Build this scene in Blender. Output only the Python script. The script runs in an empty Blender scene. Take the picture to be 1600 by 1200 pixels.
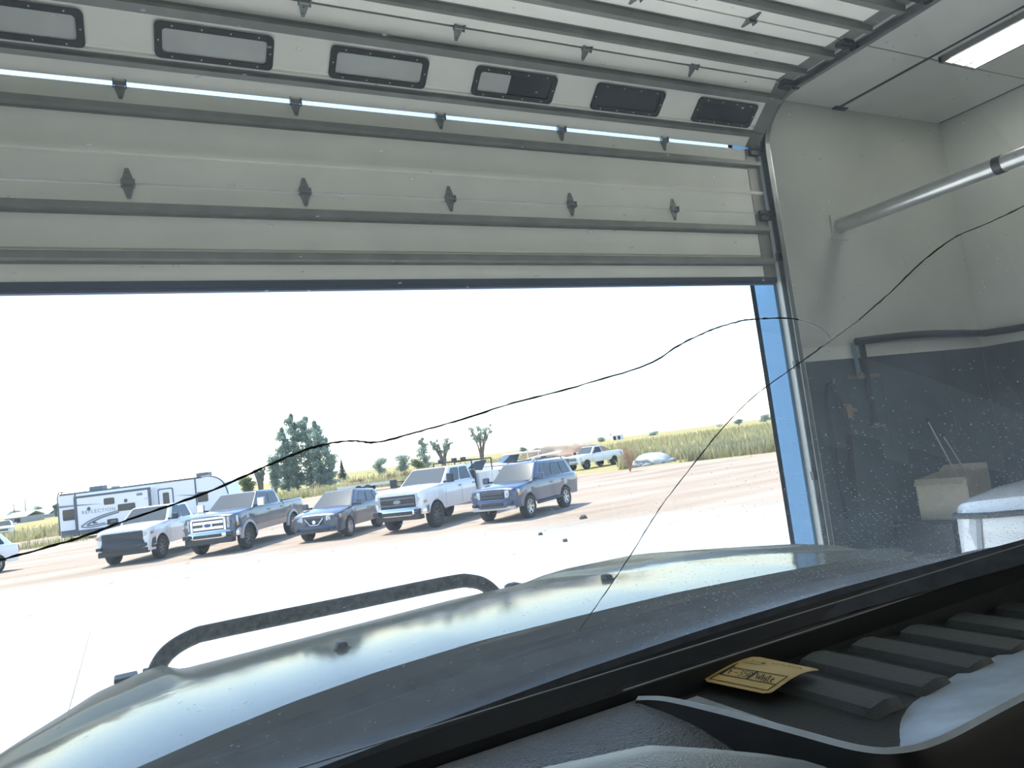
import bpy, bmesh, math, random
from mathutils import Vector, Matrix
PI = math.pi
random.seed(7)
S = bpy.context.scene
COL = S.collection

# ------------------------------------------------------------------ camera
F_PX = 1172.35
CAM = Vector((0.0, 0.0, 2.05))
_y = Vector((190 - 800, 780 - 600, F_PX)).normalized()      # world +Y (out of the door) in camera axes (x right, y down, z forward)
_x = Vector((3000 - 800, 420 - 600, F_PX)).normalized()     # world +X (along the door)
_x = (_x - _y * _x.dot(_y)).normalized()
_z = _x.cross(_y)
if _z.y > 0:
    _z = -_z
RIGHT = Vector((_x.x, _y.x, _z.x)); DOWN = Vector((_x.y, _y.y, _z.y)); FWD = Vector((_x.z, _y.z, _z.z))
cd = bpy.data.cameras.new('camera'); cam = bpy.data.objects.new('camera', cd); COL.objects.link(cam)
cd.sensor_width = 36.0; cd.lens = F_PX / 1600 * 36.0; cd.clip_start = 0.01; cd.clip_end = 6000
mw = Matrix.Identity(4)
for i in range(3):
    mw[i][0] = RIGHT[i]; mw[i][1] = -DOWN[i]; mw[i][2] = -FWD[i]; mw[i][3] = CAM[i]
cam.matrix_world = mw
S.camera = cam

def ray(px, py):
    return RIGHT * ((px - 800) / F_PX) + DOWN * ((py - 600) / F_PX) + FWD
def at(px, py, depth):
    return CAM + ray(px, py) * depth
def at_z(px, py, z):
    w = ray(px, py); return CAM + w * ((z - CAM.z) / w.z)
def at_y(px, py, y):
    w = ray(px, py); return CAM + w * (y / w.y)

# ------------------------------------------------------------------ world, sun, exposure
SUN_EL, SUN_AZ = math.radians(63), math.atan2(0.93, -0.36)    # direction towards the sun, seen from above
W = bpy.data.worlds.new('World'); S.world = W; W.use_nodes = True
nt = W.node_tree; nt.nodes.clear()
sky = nt.nodes.new('ShaderNodeTexSky'); sky.sky_type = 'NISHITA'; sky.sun_disc = False
sky.sun_elevation = SUN_EL; sky.sun_rotation = PI / 2 - SUN_AZ
sky.air_density = 1.0; sky.dust_density = 0.7; sky.ozone_density = 1.0; sky.altitude = 1200
bg = nt.nodes.new('ShaderNodeBackground'); bg.inputs['Strength'].default_value = 0.25
out = nt.nodes.new('ShaderNodeOutputWorld')
nt.links.new(sky.outputs[0], bg.inputs[0]); nt.links.new(bg.outputs[0], out.inputs[0])
sl = bpy.data.lights.new('sun', 'SUN'); sl.energy = 3.6; sl.angle = math.radians(0.53); sl.color = (1.0, 0.955, 0.88)
so = bpy.data.objects.new('sun', sl); COL.objects.link(so)
sd = Vector((math.cos(SUN_AZ) * math.cos(SUN_EL), math.sin(SUN_AZ) * math.cos(SUN_EL), math.sin(SUN_EL)))
so.rotation_euler = sd.to_track_quat('Z', 'Y').to_euler(); so.location = (0, 30, 40)
S.view_settings.view_transform = 'Standard'; S.view_settings.look = 'None'
S.view_settings.exposure = 1.25; S.view_settings.gamma = 1.0
S.view_settings.use_curve_mapping = False

# ------------------------------------------------------------------ materials
MATS = {}
def mat(name, col, rough=0.6, metal=0.0, noise=0.0, nscale=6.0, bump=0.0, bscale=80.0, coat=0.0, emis=None, spec=0.5, col2=None, stretch=None):
    if name in MATS: return MATS[name]
    m = bpy.data.materials.new(name); m.use_nodes = True
    t = m.node_tree; b = t.nodes['Principled BSDF']
    b.inputs['Base Color'].default_value = (*col, 1); b.inputs['Roughness'].default_value = rough
    b.inputs['Metallic'].default_value = metal; b.inputs['Specular IOR Level'].default_value = spec
    if coat: b.inputs['Coat Weight'].default_value = coat; b.inputs['Coat Roughness'].default_value = 0.03
    tc = None
    if noise or bump or col2:
        tc = t.nodes.new('ShaderNodeTexCoord'); src = tc.outputs['Object']
        if stretch:
            mp = t.nodes.new('ShaderNodeMapping'); mp.inputs['Scale'].default_value = stretch
            t.links.new(src, mp.inputs[0]); src = mp.outputs[0]
    if noise or col2:
        n = t.nodes.new('ShaderNodeTexNoise'); n.inputs['Scale'].default_value = nscale; n.inputs['Detail'].default_value = 6
        n.inputs['Roughness'].default_value = 0.6
        t.links.new(src, n.inputs['Vector'])
        r = t.nodes.new('ShaderNodeValToRGB')
        c2 = col2 if col2 else tuple(min(1, c * (1 + noise)) for c in col)
        c1 = col if col2 else tuple(c * (1 - noise) for c in col)
        r.color_ramp.elements[0].color = (*c1, 1); r.color_ramp.elements[1].color = (*c2, 1)
        r.color_ramp.elements[0].position = 0.32; r.color_ramp.elements[1].position = 0.68
        t.links.new(n.outputs['Fac'], r.inputs[0]); t.links.new(r.outputs[0], b.inputs['Base Color'])
    if bump:
        n2 = t.nodes.new('ShaderNodeTexNoise'); n2.inputs['Scale'].default_value = bscale; n2.inputs['Detail'].default_value = 3
        bp = t.nodes.new('ShaderNodeBump'); bp.inputs['Strength'].default_value = bump; bp.inputs['Distance'].default_value = 0.02
        t.links.new(src, n2.inputs['Vector']); t.links.new(n2.outputs['Fac'], bp.inputs['Height']); t.links.new(bp.outputs[0], b.inputs['Normal'])
    if emis:
        b.inputs['Emission Color'].default_value = (*emis[0], 1); b.inputs['Emission Strength'].default_value = emis[1]
    MATS[name] = m
    return m

# ------------------------------------------------------------------ mesh helpers
class MB:
    """collects shapes; build() links them as ONE mesh object"""
    def __init__(s): s.v = []; s.f = []; s.m = []
    def add(s, verts, faces, mi=0):
        o = len(s.v); s.v += [tuple(v) for v in verts]
        s.f += [tuple(i + o for i in f) for f in faces]; s.m += [mi] * len(faces); return s
    def box(s, x0, x1, y0, y1, z0, z1, mi=0, ch=0.0):
        if ch > 0:
            bm = bmesh.new(); bmesh.ops.create_cube(bm, size=1)
            for v in bm.verts: v.co = Vector(((x0 + x1) / 2 + v.co.x * (x1 - x0), (y0 + y1) / 2 + v.co.y * (y1 - y0), (z0 + z1) / 2 + v.co.z * (z1 - z0)))
            bmesh.ops.bevel(bm, geom=list(bm.edges), offset=ch, segments=2, affect='EDGES', profile=0.5)
            return s.bm(bm, mi)
        v = [(x0,y0,z0),(x1,y0,z0),(x1,y1,z0),(x0,y1,z0),(x0,y0,z1),(x1,y0,z1),(x1,y1,z1),(x0,y1,z1)]
        return s.add(v, [(0,3,2,1),(4,5,6,7),(0,1,5,4),(1,2,6,5),(2,3,7,6),(3,0,4,7)], mi)
    def bm(s, bm, mi=0):
        bm.verts.index_update(); v = [v.co.copy() for v in bm.verts]; f = [[x.index for x in g.verts] for g in bm.faces]
        bm.free(); return s.add(v, f, mi)
    def tube(s, pts, r, n=8, mi=0, cap=True):
        pts = [Vector(p) for p in pts]; k = len(pts); rr = r if isinstance(r, (list, tuple)) else [r] * k
        T = []
        for i in range(k):
            a = pts[max(0, i - 1)]; b = pts[min(k - 1, i + 1)]; T.append((b - a).normalized())
        up = Vector((0, 0, 1)) if abs(T[0].z) < 0.9 else Vector((1, 0, 0))
        u = T[0].cross(up).normalized(); vs = []
        for i in range(k):
            u = (u - T[i] * u.dot(T[i])).normalized(); w = T[i].cross(u)
            for j in range(n):
                a = 2 * PI * j / n; vs.append(pts[i] + (u * math.cos(a) + w * math.sin(a)) * rr[i])
        fs = [(i*n+j, i*n+(j+1) % n, (i+1)*n+(j+1) % n, (i+1)*n+j) for i in range(k-1) for j in range(n)]
        if cap: fs += [tuple(reversed(range(n))), tuple(range((k-1)*n, k*n))]
        return s.add(vs, fs, mi)
    def lathe(s, prof, n=24, axis='y', mi=0, c=(0, 0, 0)):
        vs = []
        for (r, h) in prof:
            for j in range(n):
                a = 2 * PI * j / n
                p = {'y': (r*math.cos(a), h, r*math.sin(a)), 'z': (r*math.cos(a), r*math.sin(a), h), 'x': (h, r*math.cos(a), r*math.sin(a))}[axis]
                vs.append((p[0]+c[0], p[1]+c[1], p[2]+c[2]))
        k = len(prof)
        fs = [(i*n+j, i*n+(j+1) % n, (i+1)*n+(j+1) % n, (i+1)*n+j) for i in range(k-1) for j in range(n)]
        return s.add(vs, fs, mi)
    def grid(s, rows, mi=0):
        """rows: list of equally long lists of points"""
        n = len(rows[0]); vs = [p for r in rows for p in r]
        return s.add(vs, [(i*n+j, i*n+j+1, (i+1)*n+j+1, (i+1)*n+j) for i in range(len(rows)-1) for j in range(n-1)], mi)
    def plate(s, poly, nrm, th, mi=0):
        """polygon given as 3D points, thickened along nrm"""
        nrm = Vector(nrm).normalized(); a = [Vector(p) for p in poly]; b = [p + nrm * th for p in a]; k = len(a)
        return s.add(a + b, [tuple(range(k)), tuple(range(2*k-1, k-1, -1))] + [(i, (i+1) % k, (i+1) % k + k, i + k) for i in range(k)], mi)
    def build(s, name, m, parent=None, smooth=None, fix=True):
        me = bpy.data.meshes.new(name); me.from_pydata(s.v, [], s.f)
        ms = m if isinstance(m, (list, tuple)) else [m]
        for x in ms: me.materials.append(x)
        if len(ms) > 1: me.polygons.foreach_set('material_index', s.m)
        if smooth is not None or fix:
            bm = bmesh.new(); bm.from_mesh(me)
            if fix: bmesh.ops.recalc_face_normals(bm, faces=list(bm.faces))
            if smooth is not None:
                for f in bm.faces: f.smooth = True
                for e in bm.edges:
                    if len(e.link_faces) == 2 and e.calc_face_angle(0) > math.radians(smooth): e.smooth = False
            bm.to_mesh(me); bm.free()
        me.update()
        o = bpy.data.objects.new(name, me); COL.objects.link(o)
        if parent: o.parent = parent
        return o

def tag(o, label=None, cat=None, group=None, kind=None):
    if label: o['label'] = label
    if cat: o['category'] = cat
    if group: o['group'] = group
    if kind: o['kind'] = kind
    return o
def empty(name, loc=(0, 0, 0), rz=0.0):
    o = bpy.data.objects.new(name, None); COL.objects.link(o); o.location = loc; o.rotation_euler = (0, 0, rz); o.empty_display_size = 0.2
    return o
def copy_tree(o, parent=None):
    c = o.copy(); COL.objects.link(c)
    if parent: c.parent = parent
    for ch in list(o.children): copy_tree(ch, c)
    return c
def interp(tab, x):
    if x <= tab[0][0]: return tab[0][1]
    for (a, b), (c, d) in zip(tab, tab[1:]):
        if x <= c: return b + (d - b) * (x - a) / (c - a)
    return tab[-1][1]
def smooth_path(P, n=6):
    P = [Vector(p) for p in P]; out = []
    for i in range(len(P) - 1):
        p0 = P[max(0, i-1)]; p1 = P[i]; p2 = P[i+1]; p3 = P[min(len(P)-1, i+2)]
        for k in range(n):
            t = k / n
            out.append(0.5 * ((2*p1) + (p2-p0)*t + (2*p0-5*p1+4*p2-p3)*t*t + (3*p1-p0-3*p2+p3)*t**3))
    out.append(P[-1]); return out

# ================================================================== THE SHOP
YD, XR, XL = 4.30, 4.86, -2.62          # door plane, right and left end of the overhead door
XW, ZC = 7.50, 4.73                     # right wall, ceiling height
M_WALL = mat('wall_paint', (0.54, 0.555, 0.515), 0.75, noise=0.07, nscale=1.1, bump=0.06, bscale=40)
M_DADO = mat('dark_liner_panel', (0.045, 0.066, 0.08), 0.55, noise=0.25, nscale=3)
M_TRIM = mat('pale_trim', (0.62, 0.64, 0.60), 0.5)
M_BLUE = mat('blue_steel_trim', (0.06, 0.18, 0.33), 0.45, noise=0.06)
M_CONC = mat('shop_floor_concrete', (0.62, 0.61, 0.57), 0.6, noise=0.18, nscale=2)
M_GALV = mat('galvanised_steel', (0.22, 0.24, 0.24), 0.42, metal=0.7, noise=0.2, nscale=9)
M_GALVD = mat('dark_steel', (0.05, 0.055, 0.055), 0.45, metal=0.5, noise=0.3, nscale=20)
M_SECT = mat('door_section_paint', (0.92, 0.92, 0.85), 0.5, noise=0.05, nscale=2.5)
M_STRUT = mat('door_strut_steel', (0.24, 0.245, 0.23), 0.45, metal=0.35, noise=0.15, nscale=6)
M_RUB = mat('black_rubber', (0.018, 0.02, 0.022), 0.6, noise=0.3, nscale=30)
M_CEIL = mat('ceiling_panel_paint', (0.55, 0.565, 0.535), 0.7, noise=0.05, nscale=2)
M_DARKGAP = mat('dark_ceiling_joint', (0.03, 0.03, 0.03), 0.8)

tag(MB().box(-6, XW + .2, -12, 4.55, -0.25, 0.0).build('floor', M_CONC), 'grey concrete floor of the shop', None, kind='structure')
wf = MB()
wf.box(4.90, XW + 0.2, YD, 4.55, 0, 5.2).box(XL - 3.6, XL - 0.05, YD, 4.55, 0, 5.2).box(XL - 0.05, 4.90, YD + 0.12, 4.55, 4.50, 5.2)
wall_front = tag(wf.build('wall_front', M_WALL), 'pale painted front wall around the overhead door', kind='structure')
wall_right = tag(MB().box(XW, XW + 0.2, -12, YD, 0, 5.2).build('wall_right', M_WALL), 'pale painted right wall of the shop', kind='structure')
tag(MB().box(-6.2, -6, -12, 4.55, 0, 5.2).build('wall_left', M_WALL), 'pale painted left wall of the shop', kind='structure')
tag(MB().box(-6.2, XW + .2, -12.2, -12, 0, 5.2).build('wall_back', M_WALL), 'pale painted back wall of the shop', kind='structure')
# dark lower liner: sheets with narrow joints
for i, (a, b) in enumerate(((4.99, 5.92), (5.925, 6.86), (6.865, XW - 0.012))):
    MB().box(a, b, YD - 0.012, YD + 0.001, 0.0, 2.45).build('liner_sheet', M_DADO, wall_front)
for i in range(8):
    b = YD - 0.013 - i * 0.93
    MB().box(XW - 0.012, XW + 0.001, b - 0.925, b, 0.0, 2.45).build('liner_sheet', M_DADO, wall_right)
for i in range(2):
    MB().box(XW - 0.02, XW - 0.01, 3.62 - i * 0.42, 3.635 - i * 0.42, 0.0, 2.45).build('joint_strip', M_GALV, wall_right)
tag(MB().box(4.99, XW, YD - 0.018, YD + 0.001, 2.452, 2.56).box(XW - 0.018, XW + 0.001, -8, YD - 0.02, 2.452, 2.56).build('trim_1', M_TRIM), 'pale trim strip above the dark wall liner', kind='structure')
# blue reveal of the door opening
rev = MB(); rev.box(4.865, 4.905, YD + 0.05, 4.60, 0, 4.5).box(4.865, 5.05, 4.551, 4.60, 0, 4.6).box(XL - .08, 4.905, 4.551, 4.60, 4.5, 4.62).box(XL - 0.1, XL - 0.06, YD + .05, 4.60, 0, 4.5)
tag(rev.build('trim_2', M_BLUE), 'blue steel trim lining the door opening', kind='structure')
# ceiling: slab plus separate panels with dark joints
ceil = tag(MB().box(-6.2, XW + 0.2, -12, 4.55, 4.84, 5.2).build('ceiling', M_DARKGAP), 'ceiling of pale panels', kind='structure')
xb = (4.97, 5.97, XW); yb = [YD, 3.42, 2.25, 1.08, -0.09, -1.26, -2.5]
for i in range(len(xb) - 1):
    for j in range(len(yb) - 1):
        dz = random.uniform(-0.004, 0.004)
        g = 0.006 if i == 0 else 0.004
        MB().box(xb[i] + (0.028 if i else 0), xb[i+1] - (0.028 if i < 1 else 0.045), yb[j+1] + g, yb[j] - g, ZC + dz, 4.76, ch=0.004).build('ceiling_panel', M_CEIL, ceil)
for a_, b_ in ((5.944, 5.996), (XW - .043, XW - .002)): MB().box(a_, b_, -2.5, YD - .002, 4.735, 4.75).build('joint_strip', M_DARKGAP, ceil)
MB().box(5.90, 6.06, YD - .05, YD - .002, 4.715, 4.729).build('joint_clip', M_DARKGAP, ceil)
# remaining ceiling liner behind and left of the camera
MB().box(-6, 4.96, -12, -0.6, ZC, 4.785).build('ceiling_panel', M_CEIL, ceil)
MB().box(4.97, XW, -12, -2.52, ZC, 4.785).build('ceiling_panel', M_CEIL, ceil)

# fluorescent troffers
M_TUBE = mat('fluorescent_tube', (1, 1, 1), 0.4, emis=((1.0, 0.97, 0.90), 7.5))
M_WHITEM = mat('grey_enamel', (0.16, 0.165, 0.16), 0.5)
def troffer(x0, x1, y0, y1, label):
    r = empty('ceiling_light', ((x0+x1)/2, (y0+y1)/2, ZC))
    w = (x1-x0)/2; l = (y1-y0)/2
    MB().box(-w, w, -l, l, -0.012, -0.003, ch=0.003).box(-w, -w+.03, -l, l, -.05, -.01).box(w-.03, w, -l, l, -.05, -.01).box(-w, w, -l, -l+.03, -.05, -.01).box(-w, w, l-.03, l, -.05, -.01).build('housing', M_WHITEM, r)
    n = 3
    for k in range(n):
        x = -w + (k + 0.5) * 2 * w / n
        MB().tube([(x, -l + 0.05, -0.045), (x, l - 0.05, -0.045)], 0.022, 10).build('tube_lamp', M_TUBE, r, smooth=40)
    return tag(r, label, 'light', 'fluorescent ceiling lights')
troffer(6.03, 6.50, 2.0, 3.38, 'lit fluorescent ceiling light beside the overhead door track')
for row, y in (('first', -1.9), ('second', -4.6), ('third', -7.3), ('last', -10.0)):  # unseen rows added behind the camera to brighten the shop
    for colm, x in (('along the left wall', -4.2), ('left of the truck', -1.0), ('right of the truck', 2.4), ('along the right wall', 6.26)):
        troffer(x - 0.24, x + 0.24, y - 0.7, y + 0.7, 'unseen added fill light %s, in the %s row behind the overhead door' % (colm, row))

# ------------------------------------------------------------------ overhead sectional door
door = tag(empty('door_1', (0, 0, 0)), 'white sectional overhead door, half open and curving back under the ceiling', kind='structure')
joints = [(4.30, 3.165), (4.30, 3.702), (4.30, 4.256), (3.870, 4.632), (3.300, 4.648), (2.730, 4.656), (2.160, 4.662), (1.590, 4.668), (1.02, 4.674)]
TH = 0.045
hm = None
HX = [0.15 + 0.931 * k for k in range(-2, 5)]
def hinge_mb():
    b = MB()     # local: x along door, y inward (towards the room), z up the section; diamond leaves with knuckle
    up = [(-.022, 0, .008), (.022, 0, .008), (.026, 0, .02), (.008, 0, .082), (-.008, 0, .082), (-.026, 0, .02)]
    b.plate([(x * 1.15, 0, z * 1.05) for x, y, z in up], (0, -1, 0), 0.004).plate([(x * 1.05, 0, -z) for x, y, z in up], (0, -1, 0), 0.004)
    b.tube([(-.032, -.012, 0), (.032, -.012, 0)], .011, 8)
    b.box(-.034, -.028, -.028, 0, -.02, .02).box(.028, .034, -.028, 0, -.02, .02)
    for z in (.03, .065, -.03, -.065): b.lathe([(0.0, -.010), (.006, -.009), (.006, 0)], 8, 'y', 0, (0, 0, z))
    return b
hinge_mesh = None
M_PANE = mat('pale_window_pane', (0.55, 0.57, 0.55), 0.25, noise=0.12, nscale=3, spec=0.6)
M_PANED = mat('dark_window_pane', (0.03, 0.035, 0.036), 0.12, noise=0.2, nscale=4)
def roundrect(x0, x1, z0, z1, r, n=4):
    o = []
    for cx, cz, a0 in ((x1-r, z1-r, 0), (x0+r, z1-r, PI/2), (x0+r, z0+r, PI), (x1-r, z0+r, 1.5*PI)):
        for k in range(n+1):
            a = a0 + k * PI/2/n; o.append((cx + r*math.cos(a), cz + r*math.sin(a)))
    return o
for si in range(len(joints) - 1):
    (y0, z0), (y1, z1) = joints[si], joints[si+1]
    h = math.hypot(y1-y0, z1-z0); ang = math.atan2(-(y1-y0), z1-z0)     # 0 = vertical, 90 deg = horizontal towards the room
    # local frame: x along the door, z up the section, -y is the inner face
    gap0 = 0.003; gap1 = 0.003
    if si == 2: gap0 = 0.014
    sec = MB()
    prof = [(TH, gap0), (0.0, gap0 + .004), (0.0, h * .30), (0.010, h * .315), (0.010, h * .335), (0.0, h * .35), (0.0, h - gap1 - .004), (TH, h - gap1)]
    k = len(prof); vs = []
    for x in (XL, XR - 0.0):
        vs += [(x, p[0], p[1]) for p in prof]
    sec.add(vs, [(i, (i+1) % k, (i+1) % k + k, i + k) for i in range(k)] + [tuple(range(k)), tuple(range(2*k-1, k-1, -1))])
    so_ = sec.build('door_section', M_SECT, door)
    so_.location = (0, y0, z0); so_.rotation_euler = (ang, 0, 0)
    # galvanised end stile and centre-line struts
    MB().box(XR - 0.135, XR, -0.006, 0.0, gap0, h - gap1).build('end_stile', M_STRUT, so_)
    def strut(zc, dep=0.045, hh=0.045):
        s_ = MB(); a = hh / 2
        p = [(0, -a - .014), (-.003, -a - .014), (-.003, -a), (-dep, -a + .006), (-dep, a - .006), (-.003, a), (-.003, a + .014), (0, a + .014)]
        vs = [(x, q[0], zc + q[1]) for x in (XL + .02, XR - .02) for q in p]; n = len(p)
        s_.add(vs, [(i, (i+1) % n, (i+1) % n + n, i + n) for i in range(n)] + [tuple(range(n)), tuple(range(2*n-1, n-1, -1))])
        s_.build('strut', M_SECT if (si == 1 and dep < .03) else M_STRUT, so_)
    if si == 0: strut(0.135); strut(0.40)
    elif si == 1: strut(0.175, .02, .03); strut(0.415)
    elif si == 2: strut(0.13, .03, .03); strut(0.425, .05, .05)
    else: strut(0.17); strut(0.415, .055, .055)
    if si == 0:
        rb = MB(); rb.box(XL, XR, -0.004, TH + .004, -0.03, 0.008).tube([(XL, TH/2, -.034), (XR, TH/2, -.034)], .022, 8)
        rb.build('bottom_seal', mat('blue_black_rubber', (0.03, 0.045, 0.085), 0.5), so_)
    # hinges at the top joint of this section
    if si < len(joints) - 2:
        for hx in HX:
            if hinge_mesh is None:
                ho = hinge_mb().build('hinge', M_GALV, so_); hinge_mesh = ho.data
            else:
                ho = bpy.data.objects.new('hinge', hinge_mesh); COL.objects.link(ho); ho.parent = so_
            ho.location = (hx, -0.003, h)
        rl = MB(); rl.box(XR - .10, XR + .01, -.035, -.006, h - .06, h + .02).tube([(XR - .09, -.04, h - .015), (XR + .07, -.04, h - .015)], .009, 8).tube([(XR + .03, -.04, h - .015), (XR + .07, -.04, h - .015)], .026, 12)
        rl.build('roller_bracket', M_GALVD, so_)
    if si == 2:
        for n_, cx in enumerate([-0.30 + 0.931 * q for q in range(-2, 6)]):
            s0, s1 = 0.175, 0.362
            o_ = roundrect(cx - .305, cx + .305, s0, s1, .028); i_ = roundrect(cx - .268, cx + .268, s0 + .03, s1 - .03, .02)
            fr = MB(); n = len(o_)
            vs = [(x, 0, z) for x, z in o_] + [(x, -.014, z) for x, z in o_] + [(x, -.014, z) for x, z in i_] + [(x, 0, z) for x, z in i_]
            fr.add(vs, [(a*n+j, a*n+(j+1) % n, ((a+1) % 4)*n+(j+1) % n, ((a+1) % 4)*n+j) for a in range(4) for j in range(n)])
            for q in range(4):
                for zz in (s0 + .014, s1 - .014): fr.lathe([(0.0, -.018), (.0045, -.017), (.0045, -.012)], 6, 'y', 1, (cx - .22 + q * .147, 0, zz))
            for xx in (cx - .287, cx + .287): fr.lathe([(0.0, -.018), (.0045, -.017), (.0045, -.012)], 6, 'y', 1, (xx, 0, (s0+s1)/2))
            fo = fr.build('window_frame', [M_RUB, M_TRIM], so_)
            pl = roundrect(cx - .27, cx + .27, s0 + .028, s1 - .028, .02)
            if n_ == 5:   # this pane: pale on the left, dark on the right
                a = [(x, -.004, z) for x, z in roundrect(cx - .27, cx - .045, s0 + .028, s1 - .028, .015)]
                b = [(x, -.003, z) for x, z in roundrect(cx - .05, cx + .27, s0 + .028, s1 - .028, .015)]
                MB().plate(a, (0, 1, 0), .003).build('window_pane', M_PANE, so_); MB().plate(b, (0, 1, 0), .002).build('window_pane', M_PANED, so_)
            else:
                MB().plate([(x, -.004, z) for x, z in pl], (0, 1, 0), .003).build('window_pane', M_PANE if n_ < 5 else M_PANED, so_)  # panes left of the split one are pale, those right of it dark
# tracks: vertical angle, curve, horizontal run (right and left)
for sx, X in ((1, XR + 0.045), (-1, XL - 0.045)):
    path = [(X, 4.255, 0.0), (X, 4.255, 4.20)]
    for q in range(9):
        a = q / 8 * PI / 2; path.append((X, 3.86 + 0.395 * math.cos(a), 4.21 + 0.395 * math.sin(a)))
    path += [(X, 3.0, 4.612), (X, -0.3, 4.64)]
    tr = MB(); L = len(path)
    # C-shaped track as a swept strip set: back web and two lips
    def sweep(o0, o1, ox):
        vs = []
        for i, p in enumerate(path):
            a = Vector(path[max(0, i-1)]); b = Vector(path[min(L-1, i+1)]); t = (b-a).normalized(); nn = Vector((0, -t.z, t.y))
            P = Vector(p)
            for (o, xx) in ((o0, ox[0]), (o1, ox[0]), (o1, ox[1]), (o0, ox[1])): vs.append(P + nn * o + Vector((xx * sx, 0, 0)))
        tr.add(vs, [(i*4+j, i*4+(j+1) % 4, (i+1)*4+(j+1) % 4, (i+1)*4+j) for i in range(L-1) for j in range(4)] + [(0, 1, 2, 3), (L*4-1, L*4-2, L*4-3, L*4-4)])
    sweep(-.028, .028, (.028, .032)); sweep(.026, .03, (-.018, .03)); sweep(-.03, -.026, (-.018, .03))
    tr.build('track', M_GALV, door)
    tr = MB(); sweep(-.030, -.024, (.033, .046)); tr.build('track_edge', mat('pale_edge_steel', (.62, .64, .63), .35, metal=.5), door)
    MB().box(X + sx * .035 - .002, X + sx * .035 + .045, 4.26, 4.299, 0, 4.25).build('jamb_angle', mat('pale_edge_steel', (.62, .64, .63), .35, metal=.5), door)
    br = MB()
    for z in (.6, 1.5, 2.4, 3.3): br.box(X + sx * .01 - .03, X + sx * .01 + .05, 4.27, 4.298, z, z + .07)
    br.build('track_bracket', M_GALVD, door)

# ------------------------------------------------------------------ pipes, hoses and clutter on the walls
M_PIPE = mat('grey_pipe', (0.50, 0.51, 0.49), 0.28, metal=0.6, noise=0.1)
hp = empty('heater_tube', (5.72, 4.3, 3.62))
MB().tube([(0, -.01, 0), (0, -7.0, 0.02)], .062, 20).build('pipe', M_PIPE, hp, smooth=40)
MB().box(-.10, .10, -.014, 0.0, -.12, .10, ch=.004).build('wall_plate', M_WALL, hp)
MB().tube([(0, -1.35, 0.004), (0, -1.41, 0.004)], .066, 20).build('clamp', M_GALVD, hp, smooth=40)
tag(hp, 'grey heater tube running back from the front wall under the ceiling', 'pipe')
M_BLK = mat('black_hose', (0.008, 0.010, 0.012), 0.45, noise=.3, nscale=12)
bp = empty('air_line', (5.6, 4.25, 2.58))
pp = [(5.62, 4.235, 2.585), (6.0, 4.235, 2.60), (6.5, 4.235, 2.61), (7.0, 4.235, 2.60), (7.35, 4.225, 2.585), (7.43, 4.15, 2.575), (7.44, 3.6, 2.56), (7.44, 2.8, 2.56), (7.44, 1.0, 2.56)]
MB().tube([(a - 5.6, b - 4.25, c - 2.58) for a, b, c in smooth_path(pp, 6)], .034, 10).build('main_pipe', M_BLK, bp, smooth=40)
MB().tube([(.10, 0, 0), (.10, 0.0, -.45), (.085, 0, -.72)], .024, 8).lathe([(.03, -.74), (.034, -.72), (.034, -.66), (.02, -.64)], 10, 'z', 0, (.085, 0, 0)).build('drop_pipe', M_BLK, bp, smooth=40)
MB().tube([(-.02, 0, .0), (-.01, 0.0, -.1), (.0, 0, -.30)], .018, 8).build('branch_pipe', mat('blue_grey_pipe', (.10, .15, .19), .4), bp, smooth=40)
MB().box(-.15, .27, .0, .03, -.31, -.28).lathe([(.0, -.04), (.03, -.03), (.03, .0)], 10, 'y', 0, (.0, 0, -.29)).build('bracket', mat('rusty_bracket', (.16, .12, .10), .6), bp)
MB().lathe([(0, -.03), (.028, -.02), (.028, .02), (0, .03)], 10, 'z', 0, (.085, -.02, -.72)).box(.0, .17, -.05, -.03, -.735, -.72).build('valve', M_GALV, bp)
tag(bp, 'black air pipe along the walls above the dark liner, with a drop', 'pipe')
hs = empty('hanging_hose', (5.18, 4.26, 2.25))
lp = [(.0, 0, -1.1), (-.02, 0, -.5), (-.01, 0, -.1), (.04, -.02, .0), (.09, -.02, -.1), (.11, -.02, -.28), (.14, -.01, -.55), (.12, 0, -.95)]
MB().tube(smooth_path(lp, 6), .016, 8).build('hose', M_BLK, hs, smooth=40)
MB().tube(smooth_path([(.05, -.03, -.02), (.15, -.03, -.25), (.14, -.03, -.6), (.10, -.03, -1.05)], 6), .013, 8).build('hose', M_BLK, hs, smooth=40)
MB().box(.16, .22, -.05, .02, -.30, -.18, ch=.01).tube([(.14, -.03, -.20), (.28, -.03, -.24)], .018, 8).build('regulator', mat('brassy_regulator', (.30, .22, .15), .4, metal=.5), hs)
MB().tube([(.04, .03, .0), (.04, -.05, .0), (.04, -.06, .04)], .007, 6).build('hook', M_GALV, hs)
tag(hs, 'black hoses hanging from a hook on the dark liner beside the door track', 'hose')
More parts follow.
